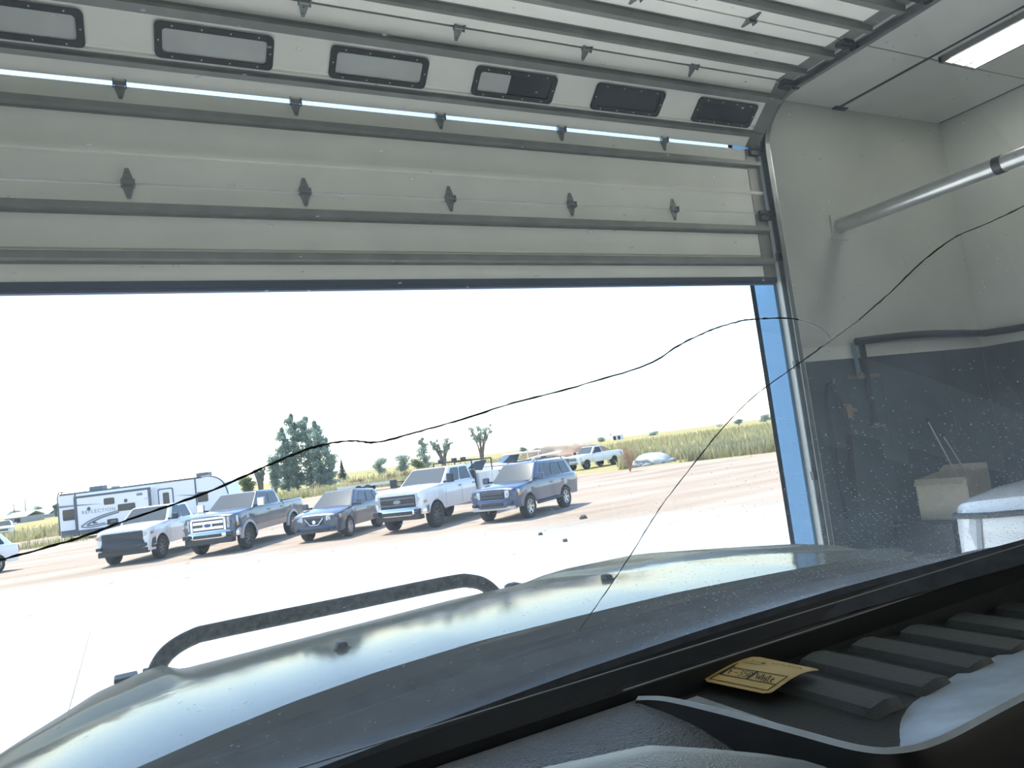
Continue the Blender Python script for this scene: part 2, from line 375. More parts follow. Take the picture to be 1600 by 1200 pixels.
# tool cabinet with an opened carton on it
M_CAB = mat('black_cabinet_steel', (0.022, 0.028, 0.032), 0.4)
tcb = empty('tool_cabinet', (6.25, 3.98, 0))
MB().box(-.55, .55, -.25, .25, .08, 1.04, ch=.012).build('body', M_CAB, tcb)
for k in range(4):
    d = MB().box(-.52, .52, -.262, -.25, .12 + k * .225, .32 + k * .225, ch=.004).build('drawer', M_CAB, tcb)
    MB().box(-.4, .4, -.28, -.262, .285 + k * .225, .30 + k * .225).build('handle', M_GALV, d)
for x in (-.48, .48):
    for y in (-.2, .2): MB().lathe([(0, -.018), (.04, -.018), (.04, .018), (0, .018)], 12, 'x', 0, (x, y, .04)).build('caster', M_RUB, tcb)
tag(tcb, 'black steel tool cabinet standing against the dark liner', 'cabinet')
M_CARD = mat('beige_cardboard', (0.44, 0.40, 0.31), 0.75, noise=.08, nscale=5)
cb = empty('carton', (6.20, 3.98, 1.041), math.radians(18))
MB().box(-.36, .36, -.19, .19, 0, .006).box(-.36, .36, -.19, -.184, 0, .33).box(-.36, .36, .184, .19, 0, .33).box(-.36, -.354, -.19, .19, 0, .33).box(.354, .36, -.19, .19, 0, .33).build('box', M_CARD, cb)
MB().plate([(-.355, -.19, .33), (-.355, .19, .33), (-.47, .17, .29), (-.47, -.17, .29)], (0, 0, 1), .005).build('flap', M_CARD, cb)
MB().plate([(.355, -.19, .33), (.355, .19, .33), (.44, .17, .37), (.44, -.17, .37)], (0, 0, 1), .005).build('flap', M_CARD, cb)
tag(cb, 'open beige cardboard carton on top of the black tool cabinet', 'box')
for k, (x0, z0, x1, z1) in enumerate(((6.42, 1.36, 6.30, 1.84), (6.56, 1.36, 6.43, 1.69))):
    rd = empty('thin_rod', (x0, (3.98, 3.95)[k], z0 - .30))
    MB().tube([(0, 0, 0), (x1 - x0, .2, z1 - z0 + .30)], .006, 6).build('shaft', M_PIPE, rd, smooth=60)
    MB().tube([((x1-x0)*.98, .196, (z1-z0+.3)*.98), ((x1-x0)*1.02, .204, (z1-z0+.3)*1.02)], .010, 6).build('tip', M_BLK, rd, smooth=60)
    tag(rd, ['longer thin metal rod sticking up out of the carton', 'shorter thin metal rod sticking up out of the carton'][k], 'rod', 'rods in the carton')

# ================================================================== GROUND OUTSIDE
def gz(y): return interp([(4.6, -0.01), (16, -0.2), (22, -0.3), (90, -0.3), (160, -0.15), (300, 0.3)], y)
def ground_material():
    m = bpy.data.materials.new('dry_lot_and_field'); m.use_nodes = True; t = m.node_tree; b = t.nodes['Principled BSDF']
    b.inputs['Roughness'].default_value = 0.95; b.inputs['Specular IOR Level'].default_value = 0.1
    tc = t.nodes.new('ShaderNodeTexCoord')
    def noise(sc, det=5, st=None):
        n = t.nodes.new('ShaderNodeTexNoise'); n.inputs['Scale'].default_value = sc; n.inputs['Detail'].default_value = det
        if st:
            mp = t.nodes.new('ShaderNodeMapping'); mp.inputs['Scale'].default_value = st; mp.inputs['Rotation'].default_value = (0, 0, math.radians(12))
            t.links.new(tc.outputs['Object'], mp.inputs[0]); t.links.new(mp.outputs[0], n.inputs['Vector'])
        else: t.links.new(tc.outputs['Object'], n.inputs['Vector'])
        return n
    def ramp(n, stops):
        r = t.nodes.new('ShaderNodeValToRGB')
        while len(r.color_ramp.elements) < len(stops): r.color_ramp.elements.new(0.5)
        for e, (p, c) in zip(r.color_ramp.elements, stops): e.position = p; e.color = (*c, 1)
        t.links.new(n.outputs['Fac'], r.inputs[0]); return r
    dirt = ramp(noise(0.35, 8, (0.35, 1.6, 1)), [(0.3, (0.32, 0.245, 0.175)), (0.55, (0.41, 0.325, 0.245)), (0.75, (0.47, 0.39, 0.315))])
    gravel = ramp(noise(0.25, 8, (0.3, 1.2, 1)), [(0.3, (0.36, 0.36, 0.32)), (0.6, (0.48, 0.475, 0.43)), (0.8, (0.56, 0.545, 0.50))])
    weeds = ramp(noise(0.12, 6), [(0.3, (0.30, 0.25, 0.10)), (0.5, (0.36, 0.31, 0.12)), (0.7, (0.42, 0.30, 0.17))])
    at1 = t.nodes.new('ShaderNodeAttribute'); at1.attribute_name = 'zone'
    sp = t.nodes.new('ShaderNodeSeparateColor'); t.links.new(at1.outputs['Color'], sp.inputs[0])
    fine = noise(3.0, 4)
    mx = t.nodes.new('ShaderNodeMix'); mx.data_type = 'RGBA'; t.links.new(sp.outputs[0], mx.inputs[0]); t.links.new(gravel.outputs[0], mx.inputs[6]); t.links.new(dirt.outputs[0], mx.inputs[7])
    mx2 = t.nodes.new('ShaderNodeMix'); mx2.data_type = 'RGBA'; t.links.new(sp.outputs[1], mx2.inputs[0]); t.links.new(mx.outputs[2], mx2.inputs[6]); t.links.new(weeds.outputs[0], mx2.inputs[7])
    t.links.new(mx2.outputs[2], b.inputs['Base Color'])
    bpn = t.nodes.new('ShaderNodeBump'); bpn.inputs['Strength'].default_value = 0.5; bpn.inputs['Distance'].default_value = 0.08
    t.links.new(fine.outputs['Fac'], bpn.inputs['Height']); t.links.new(bpn.outputs[0], b.inputs['Normal'])
    return m
M_GROUND = ground_material()
# border of the weedy field, as x -> y
FIELD = [(-60, 75), (-12, 66), (-4, 74), (2, 76), (22, 82), (26, 80), (29, 41.5), (33, 41), (36.5, 35.3), (60, 10), (300, -60)]
def is_field(x, y): return y > interp(FIELD, x)
xs = sorted(set([-600, -400, -250, -150, -100, -80, -60, -50] + [-40 + 1.25 * i for i in range(85)] + [70, 80, 95, 110, 140, 180, 250, 330, 420, 600]))
ys = sorted(set([4.6, 5.5, 7] + [8 + 1.25 * i for i in range(75)] + [105, 115, 130, 150, 175, 210, 260, 330, 420, 600]))
rows = [[(x, y, gz(y) + (0.02 * math.sin(x * .9 + y * .35) * math.cos(y * .7) if y > 17 else 0) - (0.012 if y < 17 else 0)) for x in xs] for y in ys]
g = MB().grid(rows).build('ground', M_GROUND)
ca = g.data.color_attributes.new('zone', 'FLOAT_COLOR', 'POINT')
for i, v in enumerate(g.data.vertices):
    x, y = v.co.x, v.co.y
    d = min(1, max(0, (y + 0.30 * x - 24) / 5.0)) if x < 4 else min(1, max(0, (x - 4) / 5.0 + (y - 22) / 5))
    fl = min(1.0, max(0.0, (y - interp(FIELD, x)) / 3.0 + .4))
    ca.data[i].color = (d, fl, 0, 1)
tag(g, 'pale sunlit dirt lot running out to a dry weedy field', kind='structure')
M_SLAB = mat('bright_apron_concrete', (0.84, 0.82, 0.78), 0.85, noise=0.05, nscale=1.5, bump=.15, bscale=60)
ap = tag(MB().add([(-8, 4.56, gz(4.6) - .03), (6.42, 4.56, gz(4.6) - .03), (6.42, 16.0, -.235), (-8, 16.0, -.235)], [(0, 1, 2, 3)]).build('apron', mat('joint_fill', (.30, .27, .23), .9)), 'concrete apron in front of the overhead door', kind='structure')
jx = [-7.95, -4.3, -0.65, 3.02, 6.42]; jy = [4.56, 8.4, 12.2, 16.05]
for i in range(4):
    for j in range(3):
        a, b, c, d = jx[i] + .008, jx[i+1] - .008, jy[j] + .006, jy[j+1] - .006
        e = 0.012 * random.uniform(-.2, .2)
        MB().add([(a, c, gz(c) + .012), (b, c, gz(c) + .012), (b, d, gz(d) + .012 + e*0), (a, d, gz(d) + .012), (a, c, gz(c) - .1), (b, c, gz(c) - .1), (b, d, gz(d) - .1), (a, d, gz(d) - .1)],
                 [(0, 1, 2, 3), (7, 6, 5, 4), (0, 4, 5, 1), (1, 5, 6, 2), (2, 6, 7, 3), (3, 7, 4, 0)]).build('slab', M_SLAB, ap)

# ================================================================== VEHICLES
M_TYRE = mat('tyre_rubber', (0.02, 0.021, 0.023), 0.75, noise=.2, nscale=20)
M_RIM = mat('alloy_rim', (0.45, 0.46, 0.48), 0.3, metal=0.8)
M_RIMD = mat('dark_alloy_rim', (0.10, 0.105, 0.11), 0.35, metal=0.7)
M_GLASSD = mat('tinted_vehicle_glass', (0.035, 0.042, 0.05), 0.04, spec=0.35)
M_WSH = mat('vehicle_windshield_glass', (0.075, 0.085, 0.083), 0.05, spec=0.4)
M_CHROME = mat('chrome', (0.72, 0.74, 0.76), 0.15, metal=1.0)
M_LAMP = mat('headlamp_lens', (0.55, 0.58, 0.60), 0.1, spec=0.8)
M_PLAST = mat('black_plastic', (0.025, 0.027, 0.03), 0.55)
M_UNDER = mat('underbody', (0.015, 0.015, 0.016), 0.8)
M_AMBER = mat('amber_lens', (0.55, 0.25, 0.06), 0.2)
M_REDL = mat('red_lens', (0.35, 0.02, 0.02), 0.2)
def paint(name, col, rough=0.3): return mat(name, col, rough, noise=0.05, nscale=1.5, coat=0.7)

WHEEL = {}
def wheel(root, x, y, R, wd, style):
    key = (round(R, 3), round(wd, 3), style); side = 1 if y > 0 else -1
    if key not in WHEEL:
        w = wd / 2
        ty = MB().lathe([(R*.60, -w*.80), (R*.72, -w), (R*.93, -w*.98), (R*.99, -w*.80), (R, -w*.3), (R, w*.3), (R*.99, w*.80), (R*.93, w*.98), (R*.72, w), (R*.60, w*.80), (R*.60, -w*.80)], 28)
        rm = MB(); rr = R * .61
        rm.lathe([(rr, -w*.7), (rr, w*.86), (rr*.92, w*.86), (rr*.86, w*.5), (rr*.80, w*.15), (0, w*.15)], 28, mi=1 if style != 'alloy' else 0)
        ns = 6 if style == 'alloy' else 8
        for k in range(ns):
            a = 2*PI*k/ns; ca_, sa_ = math.cos(a), math.sin(a); hw_ = rr*.13
            vs = []
            for (r_, h_, q) in ((rr*.12, w*.62, 1.2), (rr*.9, w*.80, .85)):
                for s_ in (-1, 1):
                    for hh in (h_, h_ - w*.35): vs.append((r_*ca_ - s_*hw_*q*sa_, hh, r_*sa_ + s_*hw_*q*ca_))
            rm.add(vs, [(0, 2, 6, 4), (1, 5, 7, 3), (0, 4, 5, 1), (2, 3, 7, 6)])
        rm.lathe([(0, w*.72), (rr*.2, w*.70), (rr*.22, w*.4)], 16)
        to = ty.build('wheel', M_TYRE, None, smooth=50); ro = rm.build('rim', [M_RIM if style == 'alloy' else M_RIMD, M_RIMD], None, smooth=40)
        WHEEL[key] = (to.data, ro.data); bpy.data.objects.remove(to); bpy.data.objects.remove(ro)
    a, b = WHEEL[key]
    o = bpy.data.objects.new('wheel', a); COL.objects.link(o); o.parent = root; o.location = (x, y, R)
    r = bpy.data.objects.new('rim', b); COL.objects.link(r); r.parent = o
    if side < 0: r.rotation_euler = (0, 0, PI)
    return o

def bil(q, u, v):
    a, b, c, d = [Vector(p) for p in q]       # a-b bottom, d-c top
    return (a*(1-u) + b*u)*(1-v) + (d*(1-u) + c*u)*v
def pane(root, name, quad, u0, u1, v0, v1, m, off=.012, th=.008, cut=0.0):
    q = [Vector(p) for p in quad]; n = (q[1]-q[0]).cross(q[3]-q[0]).normalized()
    cen = sum(q, Vector()) / 4
    if n.dot(cen - Vector((cen.x*.5, 0, cen.z - 0.6))) < 0: n = -n
    P = [bil(q, u0, v0), bil(q, u1, v0), bil(q, u1, v1), bil(q, u0, v1)]
    # rounded corners
    R = []
    for i in range(4):
        p, a, b = P[i], P[i-1], P[(i+1) % 4]
        r = min(.07, (a-p).length*.3, (b-p).length*.3)
        R += [p + (a-p).normalized()*r, p + ((a-p).normalized() + (b-p).normalized())*r*.3, p + (b-p).normalized()*r]
    return MB().plate([p + n*off for p in R], n, th).build(name, m, root)

def vehicle(name, label, cat, sp, loc, rz, group=None):
    """local frame: +x forward, +y the driver's side, origin on the ground between the axles"""
    r = empty(name, loc, rz); tag(r, label, cat, group)
    g_ = sp.get; wb, tr, R, hw = sp['wb'], sp['tr'], sp['R'], sp['hw']
    xf, xr = wb/2 + sp['fo'], -wb/2 - sp['ro']
    fa, ra = wb/2, -wb/2; RA = R * sp.get('arch', 1.2)
    belt, hf, hr = sp['belt'], sp['hf'], sp['hr']
    cowl, rearb = fa - sp['cowl'], sp['rearb']           # windshield base x, rear end of the cab at belt height
    sill, fl = sp['sill'], sp.get('flow', sp['sill'])
    P = sp['paint']; pick = sp['kind'] == 'pickup'
    def zlow(x):
        z = sill
        if x > fa + RA*.8: z = fl
        if x < ra - RA*.8: z = sp.get('rlow', fl)
        for a in (fa, ra):
            d = abs(x - a)
            if d < RA: z = max(z, R*0.98 + math.sqrt(RA*RA - d*d)*0.98 - .02)
        return z
    def halfw(x):
        w = hw
        d = xf - x
        if d < .5: w = hw*(0.86 + .14*math.sqrt(max(0, 1 - (1 - d/.5)**2)))
        d = x - xr
        if d < .25: w = hw*(0.94 + .06*math.sqrt(max(0, 1 - (1 - d/.25)**2)))
        return w
    def top(x):
        if x > cowl:
            u = (x - cowl)/(xf - cowl)
            return hr + (hf - hr)*(u**1.6) - max(0, (u - .93))*.6
        return belt
    st = [xf, xf-.03, xf-.08, xf-.16, xf-.26]
    x = xf - .36
    while x > xr + .3: st.append(x); x -= .16
    st += [xr+.25, xr+.14, xr+.05, xr]
    for a in (fa, ra):
        for k in range(-7, 8): st.append(a + RA*math.sin(k/7*PI/2)*.999)
    if pick: st += [rearb - .05, rearb - .07, xr + .06, xr + .065]
    st = sorted(set(round(s, 4) for s in st if xr <= s <= xf), reverse=True)
    rail, bedf = sp.get('rail', belt), sp.get('bedfloor', .85)
    flat = sp['kind'] == 'chassis'
    rows = []
    for x in st:
        w = halfw(x); zl = zlow(x); t_ = top(x)
        if pick and x < rearb - .06: t_ = rail
        if flat and x < rearb - .06: t_ = .72
        sh = max(zl + .05, t_ - .10)
        mid = max(zl + .02, min(sh - .03, .62*t_ + .12))
        c = [(w*.955, zl), (w, mid), (w*.985, sh), (w*.955, t_ - .02), (w*.90, t_)]
        if pick and xr + .063 < x < rearb - .06: c += [(w*.90, bedf), (0, bedf)]
        elif x > cowl: c += [(w*.5, t_ + .035), (0, t_ + .045)]
        else: c += [(w*.5, t_), (0, t_)]
        rows.append([(x, y, z) for y, z in c] + [(x, -y, z) for y, z in reversed(c[:-1])])
    b = MB().grid(rows)
    n = len(rows[0])
    b.add(rows[0], [tuple(range(n))]); b.add(rows[-1], [tuple(reversed(range(n)))])
    b.build('body', P, r, smooth=32)
    MB().box(xr + .1, xf - .25, -hw*.80, hw*.80, sill + .02, min(belt, hf) - .18).build('underbody', M_UNDER, r)
    # cab
    bw, rw = hw*.93, sp['rw']; z1 = sp['roof']
    rf, rr_ = sp['rf'], sp['rr']
    A = [(cowl, bw, belt-.03), (rearb, bw, belt-.03), (rr_, rw, z1 - sp.get('drop', .03)), (rf, rw, z1 - .015)]
    bm = bmesh.new(); vv = [bm.verts.new(p) for p in A] + [bm.verts.new((x, -y, z)) for x, y, z in A]
    for f in ((0, 1, 2, 3), (7, 6, 5, 4), (0, 3, 7, 4), (1, 5, 6, 2), (3, 2, 6, 7), (0, 4, 5, 1)): bm.faces.new([vv[i] for i in f])
    bm.edges.ensure_lookup_table()
    ed = [e for e in bm.edges if max(v.co.z for v in e.verts) > belt + .1]
    bmesh.ops.bevel(bm, geom=ed, offset=.07, segments=3, affect='EDGES', profile=.5)
    MB().bm(bm).build('cab', P, r, smooth=40)
    ws = [A[0], (A[0][0], -A[0][1], A[0][2]), (A[3][0], -A[3][1], A[3][2]), A[3]]
    pane(r, 'windshield', ws, .05, .95, .10, .93, M_WSH, off=.006)
    for s_ in (1, -1):
        q = [(x, y*s_, z) for x, y, z in A]
        for k, (u0, u1) in enumerate(sp['win']):
            pane(r, 'side_window', q, u0, u1, .12, .86, M_GLASSD, off=.004)
        # door handles, seams, mirror
        for k, u in enumerate(sp['handles']):
            hx = cowl + (rearb - cowl)*u
            MB().box(hx - .10, hx + .08, s_*(hw-.005) - .02, s_*(hw-.005) + .025, belt - .17, belt - .135, ch=.008).build('door_handle', sp.get('handle_m', P), r)
        for u in sp['seams']:
            hx = cowl + (rearb - cowl)*u; zz = max(zlow(hx) + .06, sill + .06)
            MB().add([(hx, s_*hw*.967, zz), (hx+.014, s_*hw*.967, zz), (hx+.014, s_*(hw+.003), .62*belt+.12), (hx, s_*(hw+.003), .62*belt+.12)], [(0, 1, 2, 3)]).add(
                [(hx, s_*(hw+.003), .62*belt+.12), (hx+.014, s_*(hw+.003), .62*belt+.12), (hx+.014, s_*(hw*.985+.003), belt-.10), (hx, s_*(hw*.985+.003), belt-.10)], [(0, 1, 2, 3)]).build('door_seam', M_PLAST, r)
        mx = cowl - .18; ml = sp.get('mirror', .22); mh = sp.get('mirror_h', .22)
        mo = MB().box(mx - .07, mx + .07, s_*(bw + .14) - ml*.5 + s_*ml*.4, s_*(bw + .14) + ml*.5 + s_*ml*.4, belt + .03, belt + .03 + mh, ch=.03).build('mirror', sp.get('mirror_m', P), r)
        MB().box(mx - .03, mx + .03, min(s_*(bw - .05), s_*(bw + .2)), max(s_*(bw - .05), s_*(bw + .2)), belt + .04, belt + .10).build('mirror_arm', M_PLAST, mo)
        for a in (fa, ra): wheel(r, a, s_*(tr/2 - .02), R, sp.get('tw', .27), sp.get('rim', 'alloy'))
        if sp.get('flare'):
            fm = MB()
            for a in (fa, ra):
                ro = [Vector((a + (RA+.09)*math.cos(t), s_*(hw + .02), R + (RA+.07)*math.sin(t))) for t in [PI*k/14 for k in range(15)]]
                ri = [Vector((a + (RA-.02)*math.cos(t), s_*(hw + .035), R + (RA-.03)*math.sin(t))) for t in [PI*k/14 for k in range(15)]]
                rb_ = [Vector((p.x, s_*(hw - .06), p.z)) for p in ro]
                fm = MB().grid([rb_, ro, ri]); fm.build('fender_flare', sp['flare'], r, smooth=60)
        tl = MB().box(xr - .012, xr + .10, min(s_*hw*.80, s_*hw*.955), max(s_*hw*.80, s_*hw*.955), belt - .38, belt - .08, ch=.015); tl.build('tail_light', M_REDL, r)
    if rearb - rr_ < 1.2:
        qb = [A[1], (A[1][0], -A[1][1], A[1][2]), (A[2][0], -A[2][1], A[2][2]), A[2]]
        pane(r, 'rear_window', qb, .08, .92, .2, .85, M_GLASSD, off=.01)
    front(r, sp, xf, hw, hf)
    return r

def front(r, sp, xf, hw, hf):
    """grille, lamps and bumper; every box sits on the flat nose"""
    s = sp['face']; gz0, gz1, gw = s['grille']
    gr = MB().box(xf - .05, xf + .025, -gw, gw, gz0, gz1, ch=.02).build('grille', s['grille_m'], r)
    if s.get('frame'):
        f = s['frame_w'] if 'frame_w' in s else .05
        fm = MB().box(xf, xf + .05, -gw - f, gw + f, gz1 - .005, gz1 + f, ch=.012).box(xf, xf + .05, -gw - f, gw + f, gz0 - f, gz0 + .005, ch=.012).box(xf, xf + .05, -gw - f, -gw + .005, gz0 - f, gz1 + f, ch=.012).box(xf, xf + .05, gw - .005, gw + f, gz0 - f, gz1 + f, ch=.012)
        fm.build('surround', s['frame'], gr)
    for k in range(s.get('bars', 0)):
        z = gz0 + (k + .5)*(gz1 - gz0)/s['bars']; th = s.get('bar_t', .05)
        MB().box(xf + .01, xf + .045, -gw*.97, gw*.97, z - th/2, z + th/2, ch=.01).build('grille_bar', s['bar_m'], gr)
    for k in range(s.get('vbars', 0)):
        y = -gw + (k + .5)*2*gw/s['vbars']
        MB().box(xf + .01, xf + .035, y - .012, y + .012, gz0, gz1).build('grille_bar', s['bar_m'], gr)
    if s.get('vee'):      # V-shaped chrome strip
        MB().tube([(xf + .04, -gw*1.02, gz1), (xf + .05, -gw*.45, gz0 + .02), (xf + .05, gw*.45, gz0 + .02), (xf + .04, gw*1.02, gz1)], .025, 8).build('vee_strip', M_CHROME, gr, smooth=40)
    if s.get('emblem'):
        ew, eh, em = s['emblem']; zc = (gz0 + gz1)/2 + s.get('emblem_dz', 0)
        e = MB().lathe([(0, .075), (.93, .075), (1, .06), (1, .03)], 28, 'x'); e.v = [(xf + v[0], v[1]*ew, zc + v[2]*eh) for v in e.v]
        eo = e.build('emblem', em, gr, smooth=40)
        if s.get('emblem_ring'):
            e = MB().lathe([(.80, .077), (1.08, .077), (1.08, .06), (.80, .06)], 28, 'x'); e.v = [(xf + v[0], v[1]*ew, zc + v[2]*eh) for v in e.v]
            e.build('emblem_ring', M_CHROME, eo, smooth=40) if False else e.build('emblem_ring', M_CHROME, gr, smooth=40)
    for s_ in (1, -1):
        y0, y1 = gw + s.get('lamp_gap', .06), hw*s.get('lamp_out', .90)
        lz0, lz1 = s['lamp']
        ln = Vector((xf - .02, 0, 0))
        v = [(xf + .02, s_*y0, lz0), (xf - .07, s_*y1, lz0 + .02), (xf - .22, s_*(hw*.985), lz0 + .05), (xf - .24, s_*(hw*.97), lz1), (xf - .10, s_*y1*.985, lz1 + .02), (xf + .01, s_*y0, lz1)]
        h = MB().plate(v, (.7, s_*.25, 0), .03).build('headlight', M_LAMP, r)
        MB().lathe([(0, .0), (.05, .0), (.065, .03), (.07, .05)], 14, 'x', 0, (xf - .0, s_*(y0*.6 + y1*.4), (lz0 + lz1)/2)).build('reflector', M_CHROME, h, smooth=40)
        if s.get('amber', True): MB().plate([(xf - .12, s_*(hw*.945), lz0 + .03), (xf - .21, s_*(hw*.998), lz0 + .06), (xf - .22, s_*(hw*.99), lz0 + .14), (xf - .12, s_*(hw*.945), lz0 + .12)], (.5, s_*.5, 0), .05).build('turn_signal', M_AMBER, h)
        if s.get('fog'):
            fy, fz, fw, fh = s['fog']
            MB().box(xf + .06, xf + s['bump_d'] + .02, s_*fy - fw, s_*fy + fw, fz - fh, fz + fh, ch=.02).build('fog_lamp', M_PLAST, r)
    bz0, bz1 = s['bumper']; d = s['bump_d']; bmk = MB(); rows = []
    N = 14
    for k in range(N + 1):
        u = -1 + 2*k/N; y = u*hw*.99; x = xf + d - .30*abs(u)**4 - .05*u*u
        rows.append([(x - .16, y, bz0), (x - .02, y, bz0 + .01), (x, y, bz0 + .05), (x, y, bz1 - .06), (x - .05, y, bz1), (x - .2, y, bz1)])
    bmk.grid(rows); bmk.add(rows[0], [tuple(range(6))]); bmk.add(rows[-1], [tuple(range(5, -1, -1))])
    bo = bmk.build('bumper', s['bump_m'], r, smooth=40)
    if s.get('intake'):
        iz0, iz1, iw = s['intake']; MB().box(xf + d - .07, xf + d + .012, -iw, iw, iz0, iz1, ch=.015).build('air_intake', M_PLAST, bo)
    if s.get('plate'): MB().box(xf + d, xf + d + .02, -.16, .16, s['plate'], s['plate'] + .14).build('number_plate', mat('plate_white', (.6, .62, .62), .4), bo)
    if s.get('dam'): MB().box(xf - .2, xf + d - .06, -hw*.86, hw*.86, s['dam'][0], s['dam'][1], ch=.02).build('air_dam', s.get('dam_m', M_PLAST), r)

P_WHITE = paint('white_paint', (0.74, 0.75, 0.75)); P_NAVY = paint('navy_grey_paint', (0.040, 0.056, 0.085)); P_GREYB = paint('grey_blue_paint', (0.055, 0.075, 0.105)); P_BLUE = paint('dark_blue_paint', (0.030, 0.052, 0.105))
P_TAN = mat('tan_lower_paint', (0.32, 0.28, 0.24), .45, coat=.3); P_FLARE = mat('grey_flare', (0.36, 0.37, 0.37), .5)
def place(LF, deg, wb, tr, z=-0.3):
    a = math.radians(deg); f = Vector((math.cos(a), math.sin(a), 0)); l = Vector((-f.y, f.x, 0))
    p = Vector((LF[0], LF[1], 0)) - f*wb/2 - l*tr/2; p.z = z; return p, a

# white pickup with the black nose
sp = dict(kind='pickup', wb=3.75, tr=1.75, R=.43, fo=.95, ro=1.22, hw=1.02, sill=.52, flow=.42, belt=1.33, hf=1.24, hr=1.36, cowl=.55, rearb=-1.05, rf=.55, rr=-.80, rw=.74, roof=1.96, rail=1.36, paint=P_WHITE, win=((.14, .50), (.53, .88)), handles=(.46, .9), seams=(.03, .51, .97), handle_m=P_WHITE, mirror_m=M_PLAST, rim='dark', arch=1.24,
          face=dict(grille=(.62, 1.16, .74), grille_m=M_PLAST, lamp=(.96, 1.12), lamp_gap=.02, bumper=(.50, .86), bump_d=.14, bump_m=M_PLAST, dam=(.36, .55), bars=2, bar_t=.05, bar_m=mat('gloss_black', (.03, .032, .036), .2), fog=(.80, .66, .10, .06)))
p, a = place((1.14, 31.11), -118, 3.75, 1.75)
vehicle('pickup_truck', 'white crew-cab pickup with a black nose, parked in front of the travel trailer', 'truck', sp, p, a, 'vehicles parked in a row on the dirt lot')
# dark pickup with chrome grille
sp = dict(kind='pickup', wb=3.96, tr=1.78, R=.45, fo=.95, ro=1.25, hw=1.02, sill=.58, flow=.55, belt=1.42, hf=1.36, hr=1.46, cowl=.60, rearb=-1.15, rf=.50, rr=-.95, rw=.76, roof=2.04, rail=1.46, paint=P_GREYB, win=((.14, .50), (.53, .90)), handles=(.46, .92), seams=(.03, .51, .97), mirror=.26, mirror_h=.32, mirror_m=M_CHROME, rim='dark', flare=P_FLARE, arch=1.2,
          face=dict(grille=(.86, 1.24, .58), grille_m=mat('dark_grille_back', (.05, .055, .06), .4), frame=M_CHROME, frame_w=.08, bars=2, bar_t=.11, bar_m=M_CHROME, emblem=(.17, .075, mat('emblem_blue', (.03, .07, .2), .3)), emblem_ring=True, lamp=(.90, 1.28), lamp_gap=.11, bumper=(.58, .84), bump_d=.16, bump_m=M_CHROME, intake=(.63, .74, .52), fog=(.80, .70, .11, .07), dam=(.40, .62)))  # grille backing in plain dark grey
p, a = place((3.89, 29.01), -124, 3.96, 1.78)
tk = vehicle('pickup_truck', 'dark grey-blue pickup with a large chrome grille and chrome bumper', 'truck', sp, p, a, 'vehicles parked in a row on the dirt lot')
for s_ in (1, -1):
    MB().add([(x, s_*y, z) for x, y, z in ((1.40, .995, .60), (-1.38, .995, .60), (-1.38, 1.028, .82), (1.40, 1.028, .82))], [(0, 1, 2, 3)]).build('rocker_trim', P_TAN, tk)
    MB().add([(x, s_*y, z) for x, y, z in ((-2.60, .985, .66), (-3.18, .97, .66), (-3.18, 1.01, .84), (-2.60, 1.028, .84))], [(0, 1, 2, 3)]).build('rocker_trim', P_TAN, tk)
# compact dark crossover
sp = dict(kind='suv', wb=2.70, tr=1.60, R=.36, fo=.92, ro=.98, hw=.92, sill=.36, flow=.32, belt=1.04, hf=.92, hr=1.08, cowl=.35, rearb=-2.10, rf=.10, rr=-1.72, rw=.62, roof=1.66, drop=.14, paint=P_NAVY, win=((.17, .43), (.46, .70), (.73, .88)), handles=(.42, .68), seams=(.06, .44, .70), rim='alloy', arch=1.16,
          face=dict(grille=(.58, .82, .34), grille_m=M_PLAST, vee=True, lamp=(.72, .88), lamp_gap=.10, lamp_out=.86, bumper=(.34, .60), bump_d=.07, bump_m=P_NAVY, intake=(.38, .48, .55), fog=(.70, .45, .08, .05), emblem=(.07, .07, M_CHROME)))
p, a = place((7.09, 27.05), -130, 2.70, 1.60)
vehicle('crossover_car', 'dark navy compact crossover with a V-shaped chrome grille strip, between two pickups', 'car', sp, p, a, 'vehicles parked in a row on the dirt lot')
# white service truck
sp = dict(kind='chassis', wb=3.97, tr=1.75, R=.45, fo=.95, ro=.9, hw=1.02, sill=.60, flow=.58, belt=1.44, hf=1.38, hr=1.48, cowl=.60, rearb=-1.15, rf=.50, rr=-1.0, rw=.77, roof=2.06, paint=P_WHITE, win=((.14, .50), (.54, .90)), handles=(.46, .92), seams=(.03, .52, .985), handle_m=M_PLAST, mirror=.26, mirror_h=.32, mirror_m=M_PLAST, rim='dark', arch=1.22,
          face=dict(grille=(.84, 1.26, .70), grille_m=M_PLAST, bars=2, bar_t=.05, bar_m=mat('grey_grille_bar', (.12, .125, .13), .4), emblem=(.15, .065, mat('emblem_grey', (.25, .27, .30), .3)), lamp=(.90, 1.28), lamp_gap=.03, bumper=(.56, .84), bump_d=.18, bump_m=M_CHROME, intake=(.60, .72, .60), fog=(.82, .70, .11, .08), dam=(.42, .60)))
p, a = place((9.60, 24.82), -141, 3.97, 1.75)
tk = vehicle('service_truck', 'white crew-cab work truck with a service body, black grille and chrome bumper', 'truck', sp, p, a, 'vehicles parked in a row on the dirt lot')
sb = MB().box(-3.25, -1.30, -1.05, 1.05, .74, .80)
for s_ in (1, -1):
    y0, y1 = (.62, 1.07) if s_ > 0 else (-1.07, -.62)
    sb.box(-1.95, -1.32, y0, y1, .76, 1.62, ch=.01).box(-2.55, -1.94, y0, y1, 1.05, 1.62, ch=.01).box(-3.25, -2.54, y0, y1, .76, 1.62, ch=.01)
svb = sb.build('service_body', P_WHITE, tk)
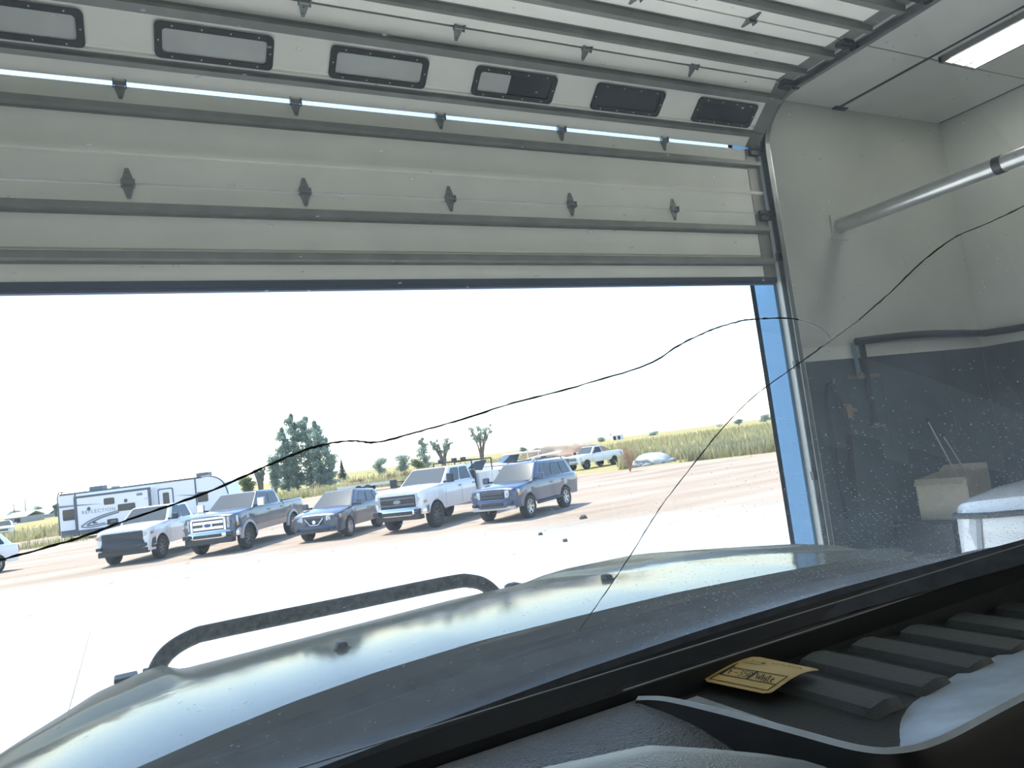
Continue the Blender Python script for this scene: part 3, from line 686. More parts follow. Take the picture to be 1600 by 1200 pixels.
for s_ in (1, -1):
    for x0, x1, z0 in ((-1.92, -1.36, .82), (-2.50, -1.98, 1.10), (-3.2, -2.6, .82)):
        MB().box(x0, x1, s_*1.075 - .006, s_*1.075 + .006, z0, 1.57).build('compartment_door', P_WHITE, svb)
MB().box(-1.30, -1.17, -.98, .98, .9, 1.75, ch=.01).build('headboard', M_PLAST, tk)
rk = MB()
for y in (-.85, .85): rk.tube([(-1.30, y, 1.6), (-1.30, y, 2.16)], .03, 8).tube([(-1.30, y, 2.16), (-3.1, y, 2.12)], .02, 8).tube([(-3.1, y, 1.6), (-3.1, y, 2.12)], .03, 8)
rk.tube([(-1.30, -.85, 2.16), (-1.30, .85, 2.16)], .03, 8).tube([(-3.1, -.85, 2.12), (-3.1, .85, 2.12)], .03, 8)
rk.build('ladder_rack', M_PLAST, tk, smooth=40)
for y in (-.5, .1, .5): MB().box(-1.36, -1.24, y - .10, y + .10, 2.18, 2.30, ch=.02).build('work_light', M_PLAST, tk)
for k in range(5): MB().box(-2.9 + k*.32, -2.70 + k*.32, -.3 + .2*(k % 3), .1 + .2*(k % 3), 1.2, 1.66 + .1*(k % 2), ch=.02).build('gear', [M_PLAST, M_GALV, P_TAN][k % 3], tk)
for y in (-.5, 0, .5): MB().box(.42, .50, y - .05, y + .05, 2.055, 2.085, ch=.01).build('roof_marker', M_AMBER, tk)
# dark blue SUV
sp = dict(kind='suv', wb=2.79, tr=1.62, R=.39, fo=.88, ro=1.13, hw=.94, sill=.48, flow=.46, belt=1.20, hf=1.10, hr=1.22, cowl=.42, rearb=-2.42, rf=.22, rr=-2.12, rw=.68, roof=1.84, drop=.06, paint=P_BLUE, win=((.13, .39), (.42, .66), (.69, .91)), handles=(.37, .64), seams=(.04, .40, .66), rim='alloy', arch=1.2, mirror_m=P_BLUE,
          face=dict(grille=(.78, 1.02, .42), grille_m=M_PLAST, bars=2, bar_t=.04, bar_m=mat('grille_bar_dark', (.07, .075, .08), .3), lamp=(.80, 1.04), lamp_gap=.06, bumper=(.48, .78), bump_d=.12, bump_m=P_BLUE, intake=(.56, .68, .42), fog=(.68, .62, .09, .05), dam=(.42, .54), dam_m=mat('silver_skid', (.42, .43, .44), .4, metal=.5)))
p, a = place((11.98, 22.39), -147, 2.79, 1.62)
tk = vehicle('sport_utility_car', 'dark blue boxy sport utility car with a roof rack, nearest in the parked row', 'car', sp, p, a, 'vehicles parked in a row on the dirt lot')
for s_ in (1, -1):
    MB().tube([(.05, s_*.60, 1.80), (-.02, s_*.60, 1.88), (-1.95, s_*.60, 1.86), (-2.02, s_*.60, 1.78)], .02, 8).build('roof_rail', M_PLAST, tk, smooth=40)
    MB().tube([(1.0, s_*.99, .46), (-1.0, s_*.99, .46)], .045, 8).build('running_board', M_PLAST, tk, smooth=40)
for x in (-.4, -1.5): MB().tube([(x, -.6, 1.88), (x, .6, 1.88)], .018, 8).build('rack_crossbar', M_PLAST, tk, smooth=40)
MB().box(-1.78, -1.70, -.1, .1, 1.86, 1.95, ch=.02).build('rack_bracket', M_PLAST, tk)
MB().box(-.30, -.18, .30, .40, 1.83, 1.96, ch=.02).build('roof_antenna', P_WHITE, tk)
# old white pickup farther back
sp = dict(kind='pickup', wb=3.3, tr=1.6, R=.37, fo=.85, ro=1.15, hw=.96, sill=.50, flow=.48, belt=1.18, hf=1.10, hr=1.20, cowl=.60, rearb=-.42, rf=.45, rr=-.25, rw=.70, roof=1.78, rail=1.20, paint=P_WHITE, win=((.18, .88),), handles=(.85,), seams=(.05, .93), rim='dark', arch=1.2, mirror_m=M_PLAST,
          face=dict(grille=(.74, 1.0, .55), grille_m=M_PLAST, bars=2, bar_t=.03, bar_m=M_CHROME, lamp=(.76, .98), lamp_gap=.03, bumper=(.46, .68), bump_d=.12, bump_m=M_GALV))
p, a = place((33.0, 51.0), -167, 3.3, 1.6)
vehicle('pickup_truck', 'old white single-cab pickup parked far back at the edge of the weedy field', 'truck', sp, p, a)
# white cars at the left edge
sp = dict(kind='suv', wb=2.75, tr=1.62, R=.37, fo=.92, ro=1.0, hw=.94, sill=.42, flow=.38, belt=1.10, hf=1.0, hr=1.14, cowl=.38, rearb=-2.2, rf=.15, rr=-1.8, rw=.64, roof=1.72, drop=.1, paint=P_WHITE, win=((.15, .42), (.45, .68), (.71, .89)), handles=(.41, .67), seams=(.05, .43, .69), rim='alloy', arch=1.18,
          face=dict(grille=(.60, .90, .50), grille_m=M_PLAST, bars=2, bar_t=.03, bar_m=M_CHROME, lamp=(.76, .94), lamp_gap=.04, bumper=(.38, .66), bump_d=.08, bump_m=P_WHITE, intake=(.42, .54, .6)))
q = at_z(8, 839, -.3)
vehicle('crossover_car', 'white crossover facing the shop, far back at the left edge of the lot', 'car', sp, (q.x - .1, q.y, -.3), math.radians(-86))
q = at_z(9, 894, -.3); a_ = math.radians(-137); f_ = Vector((math.cos(a_), math.sin(a_), 0)); q = q + f_*1.375 - Vector((-f_.y, f_.x, 0))*.80
vehicle('crossover_car', 'white car cut off by the left edge, one wheel showing, closest on the left', 'car', dict(sp, rim='alloy'), (q.x - .35, q.y, -.3), a_)
# white car inside the shop
sp2 = dict(sp, hf=1.31, hr=1.43, belt=1.40, roof=2.02, hw=.96, sill=.5, flow=.48, R=.40, fo=.95,
           face=dict(grille=(.80, 1.14, .50), grille_m=M_PLAST, bars=2, bar_t=.03, bar_m=M_CHROME, amber=False, lamp=(.94, 1.22), lamp_gap=.05, bumper=(.42, .72), bump_d=.08, bump_m=P_WHITE, intake=(.48, .6, .6)))
wc = vehicle('crossover_car', 'white car nosed up to the front wall inside the shop, beside the carton', 'car', sp2, (5.88, 0.95, 0), PI/2)
for s_ in (1, -1):
    MB().tube(smooth_path([(2.34, s_*.30, 1.20), (2.335, s_*.70, 1.205), (2.30, s_*.865, 1.215), (2.2, s_*.93, 1.225), (2.0, s_*.958, 1.24), (1.7, s_*.967, 1.27), (1.1, s_*.968, 1.31)], 6), .022, 6).build('hood_seam', M_PLAST, wc, smooth=60)

# ------------------------------------------------------------------ travel trailer
U = Vector((RIGHT.x, RIGHT.y, 0)).normalized(); V_ = Vector((-U.y, U.x, 0))     # along its side, and away from the shop
p0 = at(96, 843, 52); rvz = -0.3
rv = empty('travel_trailer', (p0.x, p0.y, rvz), math.atan2(U.y, U.x))
M_RV = mat('trailer_white_skin', (0.72, 0.75, 0.78), 0.4, noise=.03, nscale=1); M_RVD = mat('trailer_dark_band', (0.07, 0.085, 0.11), 0.45); M_RVG = mat('trailer_grey_graphic', (0.20, 0.22, 0.25), .5)
L, D_, zb, zt = 11.9, 2.5, 0.25, 3.20
k = .0444   # metres per image pixel there
side = [(0, zb), (L - 1.5, zb), (L - .35, zb + .55), (L - .05, zb + 1.35), (L - .35, zt - .55), (L - 1.2, zt - .03), (L - 1.9, zt), (0.12, zt), (0, zt - .12)]
MB().plate([(x, 0, z) for x, z in side], (0, 1, 0), D_).build('shell', M_RV, rv)
MB().box(.02, L - 1.55, -.012, .02, zb - .05, zb + .42).build('skirt', M_RVD, rv)
so2 = MB().box(1.42, 6.62, -.55, 0, .42, 2.85, ch=.015).build('slide_out', M_RV, rv)
fr = MB()
for (a_, b_, c_, d_) in ((1.38, 6.66, 2.78, 2.93), (1.36, 1.56, .42, 2.8), (6.48, 6.66, .42, 2.8)): fr.box(a_, b_, -.575, -.5, c_, d_)
fr.build('slide_trim', M_RVD, so2)
MB().box(1.40, 6.64, -.562, 0, .30, .60).build('slide_skirt', M_RVD, so2)
def rect(x0, x1, z0, z1, y, name, m, par, r=.08): return MB().plate([(x, y, z) for x, z in roundrect(x0, x1, z0, z1, r, 3)], (0, -1, 0), .02).build(name, m, par)
rect(.22, 1.08, 1.35, 2.10, -.002, 'window', M_GLASSD, rv)
rect(3.42, 4.15, 2.10, 2.55, -.552, 'window', M_GLASSD, so2); rect(4.35, 5.55, 1.55, 2.02, -.552, 'window', M_GLASSD, so2); rect(3.55, 4.30, .72, 1.10, -.552, 'hatch', M_GLASSD, so2)
rect(5.70, 6.10, 2.45, 2.62, -.552, 'vent', M_RVG, so2, .03)
for (x, z) in ((2.35, 1.98), (4.92, 2.22)): MB().lathe([(0, -.58), (.11, -.575), (.13, -.55)], 18, 'y', 0, (x, 0, z)).build('round_vent', M_RVD, so2, smooth=40)
fd = rect(6.90, 7.98, .75, 2.72, -.002, 'entry_door', M_RVD, rv, .12); rect(6.98, 7.90, .80, 2.64, -.02, 'door_leaf', M_RV, fd, .10); rect(7.25, 7.68, 1.55, 2.42, -.04, 'door_window', M_GLASSD, fd, .08)
rect(9.62, 10.35, 1.45, 2.15, -.002, 'window', M_GLASSD, rv)
for x in (9.50, 1.12): MB().box(x, x + .09, -.03, .01, 1.0 if x < 2 else zb + .4, zt - .05).build('trim_strip', M_RVD, rv)
MB().plate([(0.0, -.004, 2.42), (1.2, -.004, 2.36), (1.2, -.004, 2.26), (0.0, -.004, 2.26)], (0, -1, 0), .008).build('graphic_stripe', M_RVG, rv)
MB().plate([(1.56, -.552, 2.36), (3.3, -.552, 2.22), (1.56, -.552, 2.26)], (0, -1, 0), .008).build('graphic_stripe', M_RVG, so2)
MB().plate([(8.05, -.004, 2.15), (9.5, -.004, 2.02), (9.5, -.004, 1.92)], (0, -1, 0), .008).build('graphic_stripe', M_RVG, rv)
MB().box(.1, L - 1.9, -.04, .0, zt - .10, zt + .015).build('awning', M_RVD, rv)
def swoosh(pts, w, m):
    P_ = smooth_path([(x, 0, z) for x, z in pts], 8); N_ = len(P_); a_, b_ = [], []
    for i, p in enumerate(P_):
        t = (P_[min(N_-1, i+1)] - P_[max(0, i-1)]).normalized(); n = Vector((-t.z, 0, t.x)); ww = w*(1 - .6*abs(i/N_ - .35))
        a_.append((p.x + n.x*ww/2, -.558, p.z + n.z*ww/2)); b_.append((p.x - n.x*ww/2, -.558, p.z - n.z*ww/2))
    MB().grid([a_, b_]).build('swoosh_graphic', m, so2)
swoosh([(4.5, 1.62), (3.4, 1.45), (2.5, 1.20), (2.02, .98), (1.78, .84), (2.0, .76), (2.6, .72), (3.6, .82)], .13, M_RVG)
swoosh([(4.4, 1.50), (3.3, 1.30), (2.6, 1.08), (2.25, .93), (2.2, .86), (2.7, .84), (3.4, .90)], .10, M_RVD)
MB().plate([(2.55, -.558, .92), (2.95, -.558, .92), (2.62, -.558, 1.12)], (0, -1, 0), .008).build('swoosh_graphic', M_RVD, so2)
for (x0, x1) in ((1.70, 2.62), (9.3, 10.15)): MB().box(x0, x1, .8, 1.6, zt, zt + .30, ch=.06).build('roof_air_conditioner', M_RVD, rv)
MB().box(3.2, 3.6, .9, 1.4, zt, zt + .14, ch=.03).build('roof_vent', M_RVG, rv)
ld = MB()
for y in (.25, .65): ld.tube([(-.22, y, .35), (-.22, y, 3.0), (-.1, y, 3.35), (.15, y, 3.35)], .045, 6)
for q_ in range(8): ld.tube([(-.22, .25, .6 + q_*.32), (-.22, .65, .6 + q_*.32)], .03, 6)
ld.build('ladder', M_RVD, rv, smooth=60)
for x in (5.1, 6.0):
    for y in (.15, 2.35): wheel(rv, x, y, .36, .22, 'alloy')
jk = MB().box(.4, .5, .4, .5, 0, .3).box(10.2, 10.3, .4, .5, 0, .35).box(L - .6, L + .7, 1.15, 1.35, .42, .52).box(L + .2, L + .3, 1.2, 1.3, 0, .5); jk.build('jack_and_hitch', M_RVD, rv)
MB().tube(smooth_path([(L - .45, -.03, zb + .7), (L - .12, -.03, 1.7), (L - .45, -.03, zt - .5), (L - 1.2, -.03, zt - .04), (L - 1.9, -.03, zt - .02)], 6), .045, 6).build('cap_trim', M_RVD, rv, smooth=60)
fc = bpy.data.curves.new('lettering', 'FONT'); fc.body = 'REFLECTION'; fc.size = .34; fc.extrude = .004; fc.space_character = 1.25
to = bpy.data.objects.new('lettering', fc); COL.objects.link(to); bpy.context.view_layer.update()
me = bpy.data.meshes.new_from_object(to.evaluated_get(bpy.context.evaluated_depsgraph_get())); bpy.data.objects.remove(to)
me.materials.clear(); me.materials.append(M_RVG)
lo = bpy.data.objects.new('lettering', me); COL.objects.link(lo); lo.parent = so2; lo.location = (1.85, -.56, 1.66); lo.rotation_euler = (PI/2, 0, 0)
tag(rv, 'long white travel trailer with grey swoosh graphics and slide-out, behind the white pickup', 'trailer')

# ------------------------------------------------------------------ boats on trailers behind the blue SUV
M_HULLD = mat('dark_hull', (0.10, 0.11, 0.14), .35, coat=.4)
def boat(loc, rz, L, label, cover):
    r = empty('motor_boat', loc, rz); rows = []; N = 16
    for i in range(N + 1):
        u = i/N; x = -L/2 + u*L; w = 1.15*(1 - max(0, (u - .45)/.55)**2.2); z0 = .55 + .35*u**3; z1 = 1.35 + .22*u
        rows.append([(x, -w, z1), (x, -w*.92, z0 + .35), (x, 0, z0), (x, w*.92, z0 + .35), (x, w, z1)])
    MB().grid(rows).add(rows[0], [(0, 1, 2, 3, 4)]).build('hull', M_HULLD, r, smooth=40)
    dk = [[(q[0][0], q[0][1]*1.01, q[0][2]), (q[0][0], q[0][1]*.5, q[0][2] + .12), (q[0][0], 0, q[0][2] + .16), (q[0][0], -q[0][1]*.5, q[0][2] + .12), (q[0][0], -q[0][1]*1.01, q[0][2])] for q in rows]
    MB().grid(dk).build('deck', P_WHITE, r, smooth=40)
    b = MB(); b.add([(.2, -.95, 1.50), (.2, .95, 1.50), (1.0, .6, 1.56), (1.0, -.6, 1.56), (-.15, -.8, 2.0), (-.15, .8, 2.0), (.35, .5, 2.0), (.35, -.5, 2.0)], [(0, 1, 5, 4), (1, 2, 6, 5), (2, 3, 7, 6), (3, 0, 4, 7), (4, 5, 6, 7)])
    b.build('boat_windshield', M_GLASSD, r)
    if cover: MB().box(-1.6, .3, -.85, .85, 2.0, 2.10, ch=.04).tube([(-1.4, -.8, 1.4), (-1.4, -.8, 2.0)], .03, 6).tube([(-1.4, .8, 1.4), (-1.4, .8, 2.0)], .03, 6).build('canopy', P_WHITE, r)
    MB().box(-L/2 + .3, L/2 + .9, -.06, .06, .42, .52).box(-1.2, -1.0, -1.1, 1.1, .38, .46).box(L/2 + .8, L/2 + .88, -.04, .04, 0, .5).box(-L/2 + .5, -L/2 + .6, -.05, .05, .45, .8).box(.8, .9, -.5, .5, .45, .75).build('boat_trailer', M_GALVD, r)
    for y in (-1.15, 1.15): wheel(r, -1.1, y, .33, .2, 'alloy')
    return tag(r, label, 'boat', 'boats on trailers')
q = at(803, 733, 46); boat((q.x, q.y, -.3), math.radians(176), 6.5, 'motor boat with dark hull and raised canopy, seen above the blue sport utility car', True)
q = at(752, 738, 38); boat((q.x, q.y, -.3), math.radians(170), 4.6, 'low motor boat with a white deck, just above the service body of the work truck', False)
# flat trailer behind the crossover
q = at_z(578, 766, -.3); q = at(572, 764, 75)
ft = empty('flat_trailer', (q.x, q.y, -.3), math.atan2(U.y, U.x))
MB().box(-2.6, 2.6, -1.1, 1.1, .62, .74).box(-2.6, 2.6, -1.12, -1.05, .55, .80).build('deck', M_TRIM, ft); MB().box(2.6, 4.0, -.06, .06, .5, .6).box(3.6, 3.7, -.05, .05, 0, .55).build('drawbar', M_GALVD, ft)
for x in (-.5, .4):
    for y in (-1.2, 1.2): wheel(ft, x, y, .35, .2, 'dark')
tag(ft, 'low pale flatbed trailer standing behind the navy crossover', 'trailer')

# ------------------------------------------------------------------ piles and plants on the lot
def blob(name, m, rx, ry, rz_, amp, seed, loc, sub=3, parent=None):
    bm = bmesh.new(); bmesh.ops.create_icosphere(bm, subdivisions=sub, radius=1); rnd = random.Random(seed)
    ph = [(rnd.uniform(1, 3.5), rnd.uniform(1, 3.5), rnd.uniform(1, 3.5), rnd.uniform(0, 6)) for _ in range(6)]
    for v in bm.verts:
        d = 1 + amp*sum(math.sin(a*v.co.x*2 + b*v.co.y*2 + c*v.co.z*2 + e) for a, b, c, e in ph)/3
        v.co = Vector((v.co.x*rx*d, v.co.y*ry*d, max(-.05, v.co.z*rz_*d)))
    o = MB().bm(bm).build(name, m, parent, smooth=50); o.location = loc; return o
q = at_z(1015, 726, -.3)
pl_ = empty('rubble_heap', (q.x, q.y, -.3))
blob('tarp', mat('pale_tarp', (.55, .58, .57), .6, noise=.25, nscale=3), 1.6, 1.1, .75, .25, 3, (.2, 0, 0), parent=pl_)
for k in range(7): blob('rubble_chunk', mat('rubble', (.34, .33, .32), .9, noise=.3), .3 + .1*(k % 3), .3, .25, .3, 10 + k, (-1.9 + .55*k, -.8 + .2*(k % 2), .05), 2, pl_)
tag(pl_, 'grey tarp-covered rubble heap at the edge of the field', 'heap')
q = at(878, 712, 110)
tag(blob('dirt_mound', mat('tan_mound', (.50, .38, .27), .95, noise=.2, nscale=.8), 6.5, 4, 2.3, .18, 5, (q.x, q.y, -.4), 4), 'tan dirt mound behind the old white pickup', 'mound')
q = at(905, 709, 92)
tag(blob('dirt_mound', mat('brown_mound', (.34, .22, .15), .95, noise=.2, nscale=.8), 4.5, 2.0, 1.5, .2, 6, (q.x, q.y, -.4), 3), 'small brown dirt mound in front of the tan one', 'mound')
for k, (px, py) in enumerate(((912, 812), (884, 853), (845, 840))):
    q = at_z(px, py, -.29); s_ = (.10, .05, .05)[k]
    tag(blob('stone', mat('dark_stone', (.10, .08, .07), .9), s_*1.2, s_, s_, .2, 20 + k, (q.x, q.y, gz(q.y) + .015), 2), ['dark stone lying on the dirt right of the blue sport utility car', 'small pebble on the pale dirt in the middle of the lot', 'small pebble near the front of the blue sport utility car'][k], 'stone')

def leaf_cloud(mb, cen, rad, n, size, rnd, mi=0, shell=.55):
    for _ in range(n):
        d = Vector((rnd.gauss(0, 1), rnd.gauss(0, 1), rnd.gauss(0, 1))).normalized()*(shell + (1 - shell)*rnd.random())
        p = Vector((cen[0] + d.x*rad[0], cen[1] + d.y*rad[1], cen[2] + d.z*rad[2]))
        a = Vector((rnd.gauss(0, 1), rnd.gauss(0, 1), rnd.gauss(0, 1))).normalized(); b = a.cross(Vector((rnd.gauss(0, 1), rnd.gauss(0, 1), rnd.gauss(0, 1)))).normalized()
        s = size*rnd.uniform(.6, 1.3)
        mb.add([p - a*s, p + b*s*.55, p + a*s, p - b*s*.55], [(0, 1, 2, 3)], mi)
def leafy(m, tr=.55):
    t = m.node_tree; b = t.nodes['Principled BSDF']; o = [n for n in t.nodes if n.type == 'OUTPUT_MATERIAL'][0]
    tl = t.nodes.new('ShaderNodeBsdfTranslucent'); mx = t.nodes.new('ShaderNodeMixShader'); mx.inputs[0].default_value = tr
    b.inputs['Specular IOR Level'].default_value = .1
    src = b.inputs['Base Color'].links[0].from_socket; t.links.new(src, tl.inputs[0])
    t.links.new(b.outputs[0], mx.inputs[1]); t.links.new(tl.outputs[0], mx.inputs[2]); t.links.new(mx.outputs[0], o.inputs[0]); return m
M_BARK = mat('bark', (.16, .13, .11), .9, noise=.2)
M_LEAF = [mat('poplar_leaves', (.34, .42, .36), .7, noise=.35, nscale=.6), mat('bush_leaves', (.22, .27, .13), .7, noise=.3, nscale=.6), mat('dry_leaves', (.34, .25, .18), .8, noise=.3, nscale=.8), mat('evergreen_needles', (.10, .14, .11), .7, noise=.3, nscale=.8)]
for m_ in M_LEAF: leafy(m_)
NM = dict(poplar='poplar_tree', round='leafy_tree', cone='conifer_tree', sparse='sparse_tree', bush='shrub')
def tree(kind, px, pyb, pyt, hwpx, depth, label, lm=0, cat='tree', group='trees beyond the lot', seed=None):
    rnd = random.Random(seed or px); base = at(px, pyb, depth); top_ = at(px, pyt, depth)
    # keep the foot on the ground
    base.z = min(base.z, gz(base.y) + .3); H = top_.z - base.z; w = hwpx*depth/F_PX
    r = empty(NM[kind], base); crown = MB(); tk_ = MB(); ls = H*.013 + .10
    if kind == 'poplar':
        tk_.tube([(0, 0, -.3), (.1, 0, H*.5), (0, .1, H*.85)], [.25, .15, .05], 7)
        for i in range(16):
            u = .04 + .93*i/15; rr = w*(1.25 if u < .55 else 1.25*(1 - ((u - .55)/.47)**1.7))*rnd.uniform(.5, 1.2) + .15
            leaf_cloud(crown, (rnd.uniform(-.5, .5)*w, rnd.uniform(-.5, .5)*w, u*H), (rr, rr, H*.06), 230, ls, rnd, 0, .25)
    elif kind == 'round':
        tk_.tube([(0, 0, -.3), (0, 0, H*.4), (w*.1, 0, H*.7)], [.3, .2, .08], 7)
        for i in range(15):
            a = rnd.uniform(0, 6.28); u = rnd.random()
            leaf_cloud(crown, (math.cos(a)*w*.6*u, math.sin(a)*w*.6*u, H*rnd.uniform(.12, .84)), (w*.5, w*.5, H*.17), 230, ls, rnd, 0, .4)
    elif kind == 'cone':
        tk_.tube([(0, 0, -.3), (0, 0, H*.95)], [.25, .03], 7)
        for i in range(14):
            u = i/13; leaf_cloud(crown, (0, 0, H*(.06 + .92*u)), (w*(1.02 - u), w*(1.02 - u), H*.05), int(140*(1.1 - u)) + 25, ls, rnd, 0, .2)
    elif kind == 'sparse':
        for i in range(6):
            x1 = (i - 2.5)*.42*w + rnd.uniform(-.2, .2)*w; y1 = rnd.uniform(-.4, .4)*w
            tk_.tube([(x1*.05, 0, -.3), (x1*.3, y1*.3, H*.4), (x1*.8, y1*.7, H*.75), (x1, y1, H*rnd.uniform(.85, 1))], [.32, .24, .14, .05], 6)
            for q_ in range(7):
                t_ = .45 + .55*q_/6; leaf_cloud(crown, (x1*t_ + rnd.gauss(0, .14)*w, y1*t_ + rnd.gauss(0, .14)*w, H*(.25 + .72*t_)*rnd.uniform(.88, 1.02)), (w*.24, w*.24, H*.075), 60, ls, rnd, 0, .2)
    else:
        for i in range(5): tk_.tube([(0, 0, -.1), (rnd.uniform(-.6, .6)*w, rnd.uniform(-.4, .4)*w, H*.8)], [.06, .02], 5)
        for i in range(7): leaf_cloud(crown, (rnd.uniform(-.7, .7)*w, rnd.uniform(-.4, .4)*w, H*rnd.uniform(.25, .7)), (w*.4, w*.35, H*.28), 110, ls*.8, rnd, 0, .3)
    crown.build('crown', M_LEAF[lm], r, fix=False); tk_.build('trunk', M_BARK, r, smooth=60)
    return tag(r, label, cat, group)
for a in (('poplar', 451, 764, 668, 11, 128, 'poplar at the left front of the tall clump'), ('poplar', 465, 760, 646, 13, 130, 'tallest poplar of the clump, left of its middle'),
          ('poplar', 487, 757, 650, 14, 131, 'poplar in the middle of the tall clump'), ('poplar', 503, 755, 658, 12, 129, 'poplar right of the middle of the tall clump'),
          ('poplar', 516, 753, 684, 9, 128, 'shorter slender poplar at the right edge of the tall clump'), ('round', 431, 764, 704, 15, 127, 'round leafy tree leaning on the left side of the poplar clump'),
          ('sparse', 408, 766, 732, 8, 126, 'small sparse tree left of the poplar clump'), ('round', 388, 768, 742, 16, 124, 'low leafy tree just behind the front end of the travel trailer', 1),
          ('cone', 536, 748, 718, 10, 150, 'small dark conifer right of the poplar clump', 3), ('round', 594, 742, 713, 15, 190, 'small round tree above the navy crossover', 0),
          ('round', 632, 738, 706, 17, 190, 'wide leafy tree left of the work truck roof', 0), ('poplar', 665, 733, 684, 10, 195, 'upright tree behind the cab of the work truck', 0),
          ('sparse', 694, 730, 685, 16, 200, 'thin-leaved spreading tree behind the work truck'), ('round', 654, 735, 715, 13, 170, 'bright green low tree in front of the upright tree', 1),
          ('sparse', 753, 716, 664, 17, 230, 'tall sparse tree with several bare stems, standing alone')):
    tree(*a)
for i, a in enumerate(((612, 752, 738, 12, 110, 'brown dry shrub above the navy crossover roof', 2), (640, 750, 733, 15, 108, 'reddish dry shrub beside the roof of the work truck', 2), (497, 764, 752, 14, 112, 'brown dry shrub at the foot of the poplar clump', 2), (560, 757, 747, 13, 112, 'low dry shrub between conifer and crossover', 2))):
    tree('bush', *a, cat='shrub', group='shrubs at the edge of the lot')
q = at_z(985, 737, -.3); ob = empty('dry_weed', (q.x, q.y, -.3)); rnd = random.Random(3)
wm = MB()
for i in range(26): a = rnd.uniform(0, 6.28); l = rnd.uniform(.2, .8); wm.tube([(0, 0, 0), (math.cos(a)*l*.4, math.sin(a)*l*.4, rnd.uniform(.6, 1.0)), (math.cos(a)*l, math.sin(a)*l, rnd.uniform(1.1, 2.0))], [.03, .02, .008], 4)
wm.build('stems', mat('orange_stems', (.42, .23, .12), .9), ob); wl = MB(); leaf_cloud(wl, (0, 0, 1.1), (.7, .7, .8), 160, .07, rnd, 0, .2); wl.build('leaves', M_LEAF[2], ob, fix=False)
tag(ob, 'tall orange dry weed between the old white pickup and the rubble heap', 'weed')
q = at_z(72, 853, -.3); rnd = random.Random(5); ob = empty('grass_tuft', (q.x, q.y, -.3)); wm = MB()
for i in range(420):
    x, y = rnd.gauss(0, 1.4), rnd.gauss(0, .7); h = rnd.uniform(.2, .65); a = rnd.uniform(0, 3.14); dx, dy = math.cos(a)*.03, math.sin(a)*.03; lx, ly = rnd.gauss(0, .12), rnd.gauss(0, .12)
    wm.add([(x-dx, y-dy, 0), (x+dx, y+dy, 0), (x+lx, y+ly, h)], [(0, 1, 2)])
M_GRASS = [mat('olive_grass', (.34, .33, .15), .85, noise=.3, nscale=.3), mat('straw_grass', (.50, .42, .24), .85, noise=.25, nscale=.3)]
for m_ in M_GRASS: leafy(m_, .4)
wm.build('blades', M_GRASS[0], ob, fix=False); tag(ob, 'loose olive grass tuft at the rear end of the travel trailer', 'grass')
# weeds of the field, uncountable
fm = MB(); rnd = random.Random(11)
CLEAR = []
for o in list(COL.objects):
    if o.parent is None and o.get('category') in ('truck', 'car', 'heap', 'mound', 'shrub', 'shed', 'tree'):
        CLEAR.append((o.location.x, o.location.y, {'mound': 7.5, 'heap': 3.0, 'shrub': 2.2, 'shed': 4.0, 'tree': 1.5}.get(o['category'], 3.6)))
def weeds(n, fx, sz):
    for _ in range(n):
        x, y = fx()
        if not is_field(x, y - 1.0) or (24 < x < 29 and 38 < y < 70) or any((x - a)**2 + (y - b)**2 < c*c for a, b, c in CLEAR): continue
        h = sz*rnd.uniform(.4, 1.3); a = rnd.uniform(0, 3.14); w = .05 + h*.10; dx, dy = math.cos(a)*w, math.sin(a)*w; lx, ly = rnd.gauss(0, .12), rnd.gauss(0, .12); z = gz(y) - .02
        mi = 0 if rnd.random() < .55 else 1
        fm.add([(x-dx, y-dy, z), (x+dx, y+dy, z), (x+lx+dx*.3, y+ly, z+h)], [(0, 1, 2)], mi)
weeds(16000, lambda: (lambda t, d: (29 + 26*t + d*.7, 41 - 22*t + d))(rnd.random(), abs(rnd.gauss(0, 9))), .8)
weeds(9000, lambda: (rnd.uniform(36, 140), rnd.uniform(30, 150)), 1.0)
weeds(7000, lambda: (rnd.uniform(0, 60), 78 + abs(rnd.gauss(0, 14))), .8)
weeds(4000, lambda: (rnd.uniform(-22, 0), 66 + abs(rnd.gauss(0, 16))), .7)
tag(fm.build('field_grass', M_GRASS, fix=False), 'tall dry yellow-green weeds covering the field', 'grass', kind='stuff')

# ------------------------------------------------------------------ far background: ridge, distant trees, sheds
def ridge(name, pts, depth, m, lab, thick=120):
    rows = [[], [], []]; rnd2 = random.Random(len(pts))
    P_ = []
    for (x0, y0), (x1, y1) in zip(pts, pts[1:]):
        for k in range(8): t = k/8; P_.append((x0 + (x1-x0)*t, y0 + (y1-y0)*t + rnd2.uniform(-.6, .6)))
    P_.append(pts[-1])
    for (x, y) in P_:
        c = at(x, y, depth); b = at(x, 600, depth*.75); n = at(x, 600, depth + thick)
        rows[0].append((b.x, b.y, -1)); rows[1].append((c.x, c.y, c.z)); rows[2].append((n.x, n.y, -1))
    tag(MB().grid(rows).build(name, m, smooth=60), lab, kind='structure')
M_HILL = mat('hazy_hill', (.40, .44, .46), 1.0, noise=.12, nscale=.01); M_HILL2 = mat('dry_hill', (.46, .42, .37), 1.0, noise=.15, nscale=.02)  # distance haze is mixed into the left hill's grey-blue
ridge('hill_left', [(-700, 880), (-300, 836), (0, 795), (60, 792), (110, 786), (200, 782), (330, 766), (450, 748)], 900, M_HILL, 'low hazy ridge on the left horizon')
ridge('hill_right', [(560, 735), (700, 716), (760, 711), (800, 704), (860, 696), (930, 687), (1010, 676), (1080, 666), (1150, 658), (1220, 648), (1300, 640), (1700, 588), (2100, 535)], 800, M_HILL2, 'low dry ridge on the right horizon')
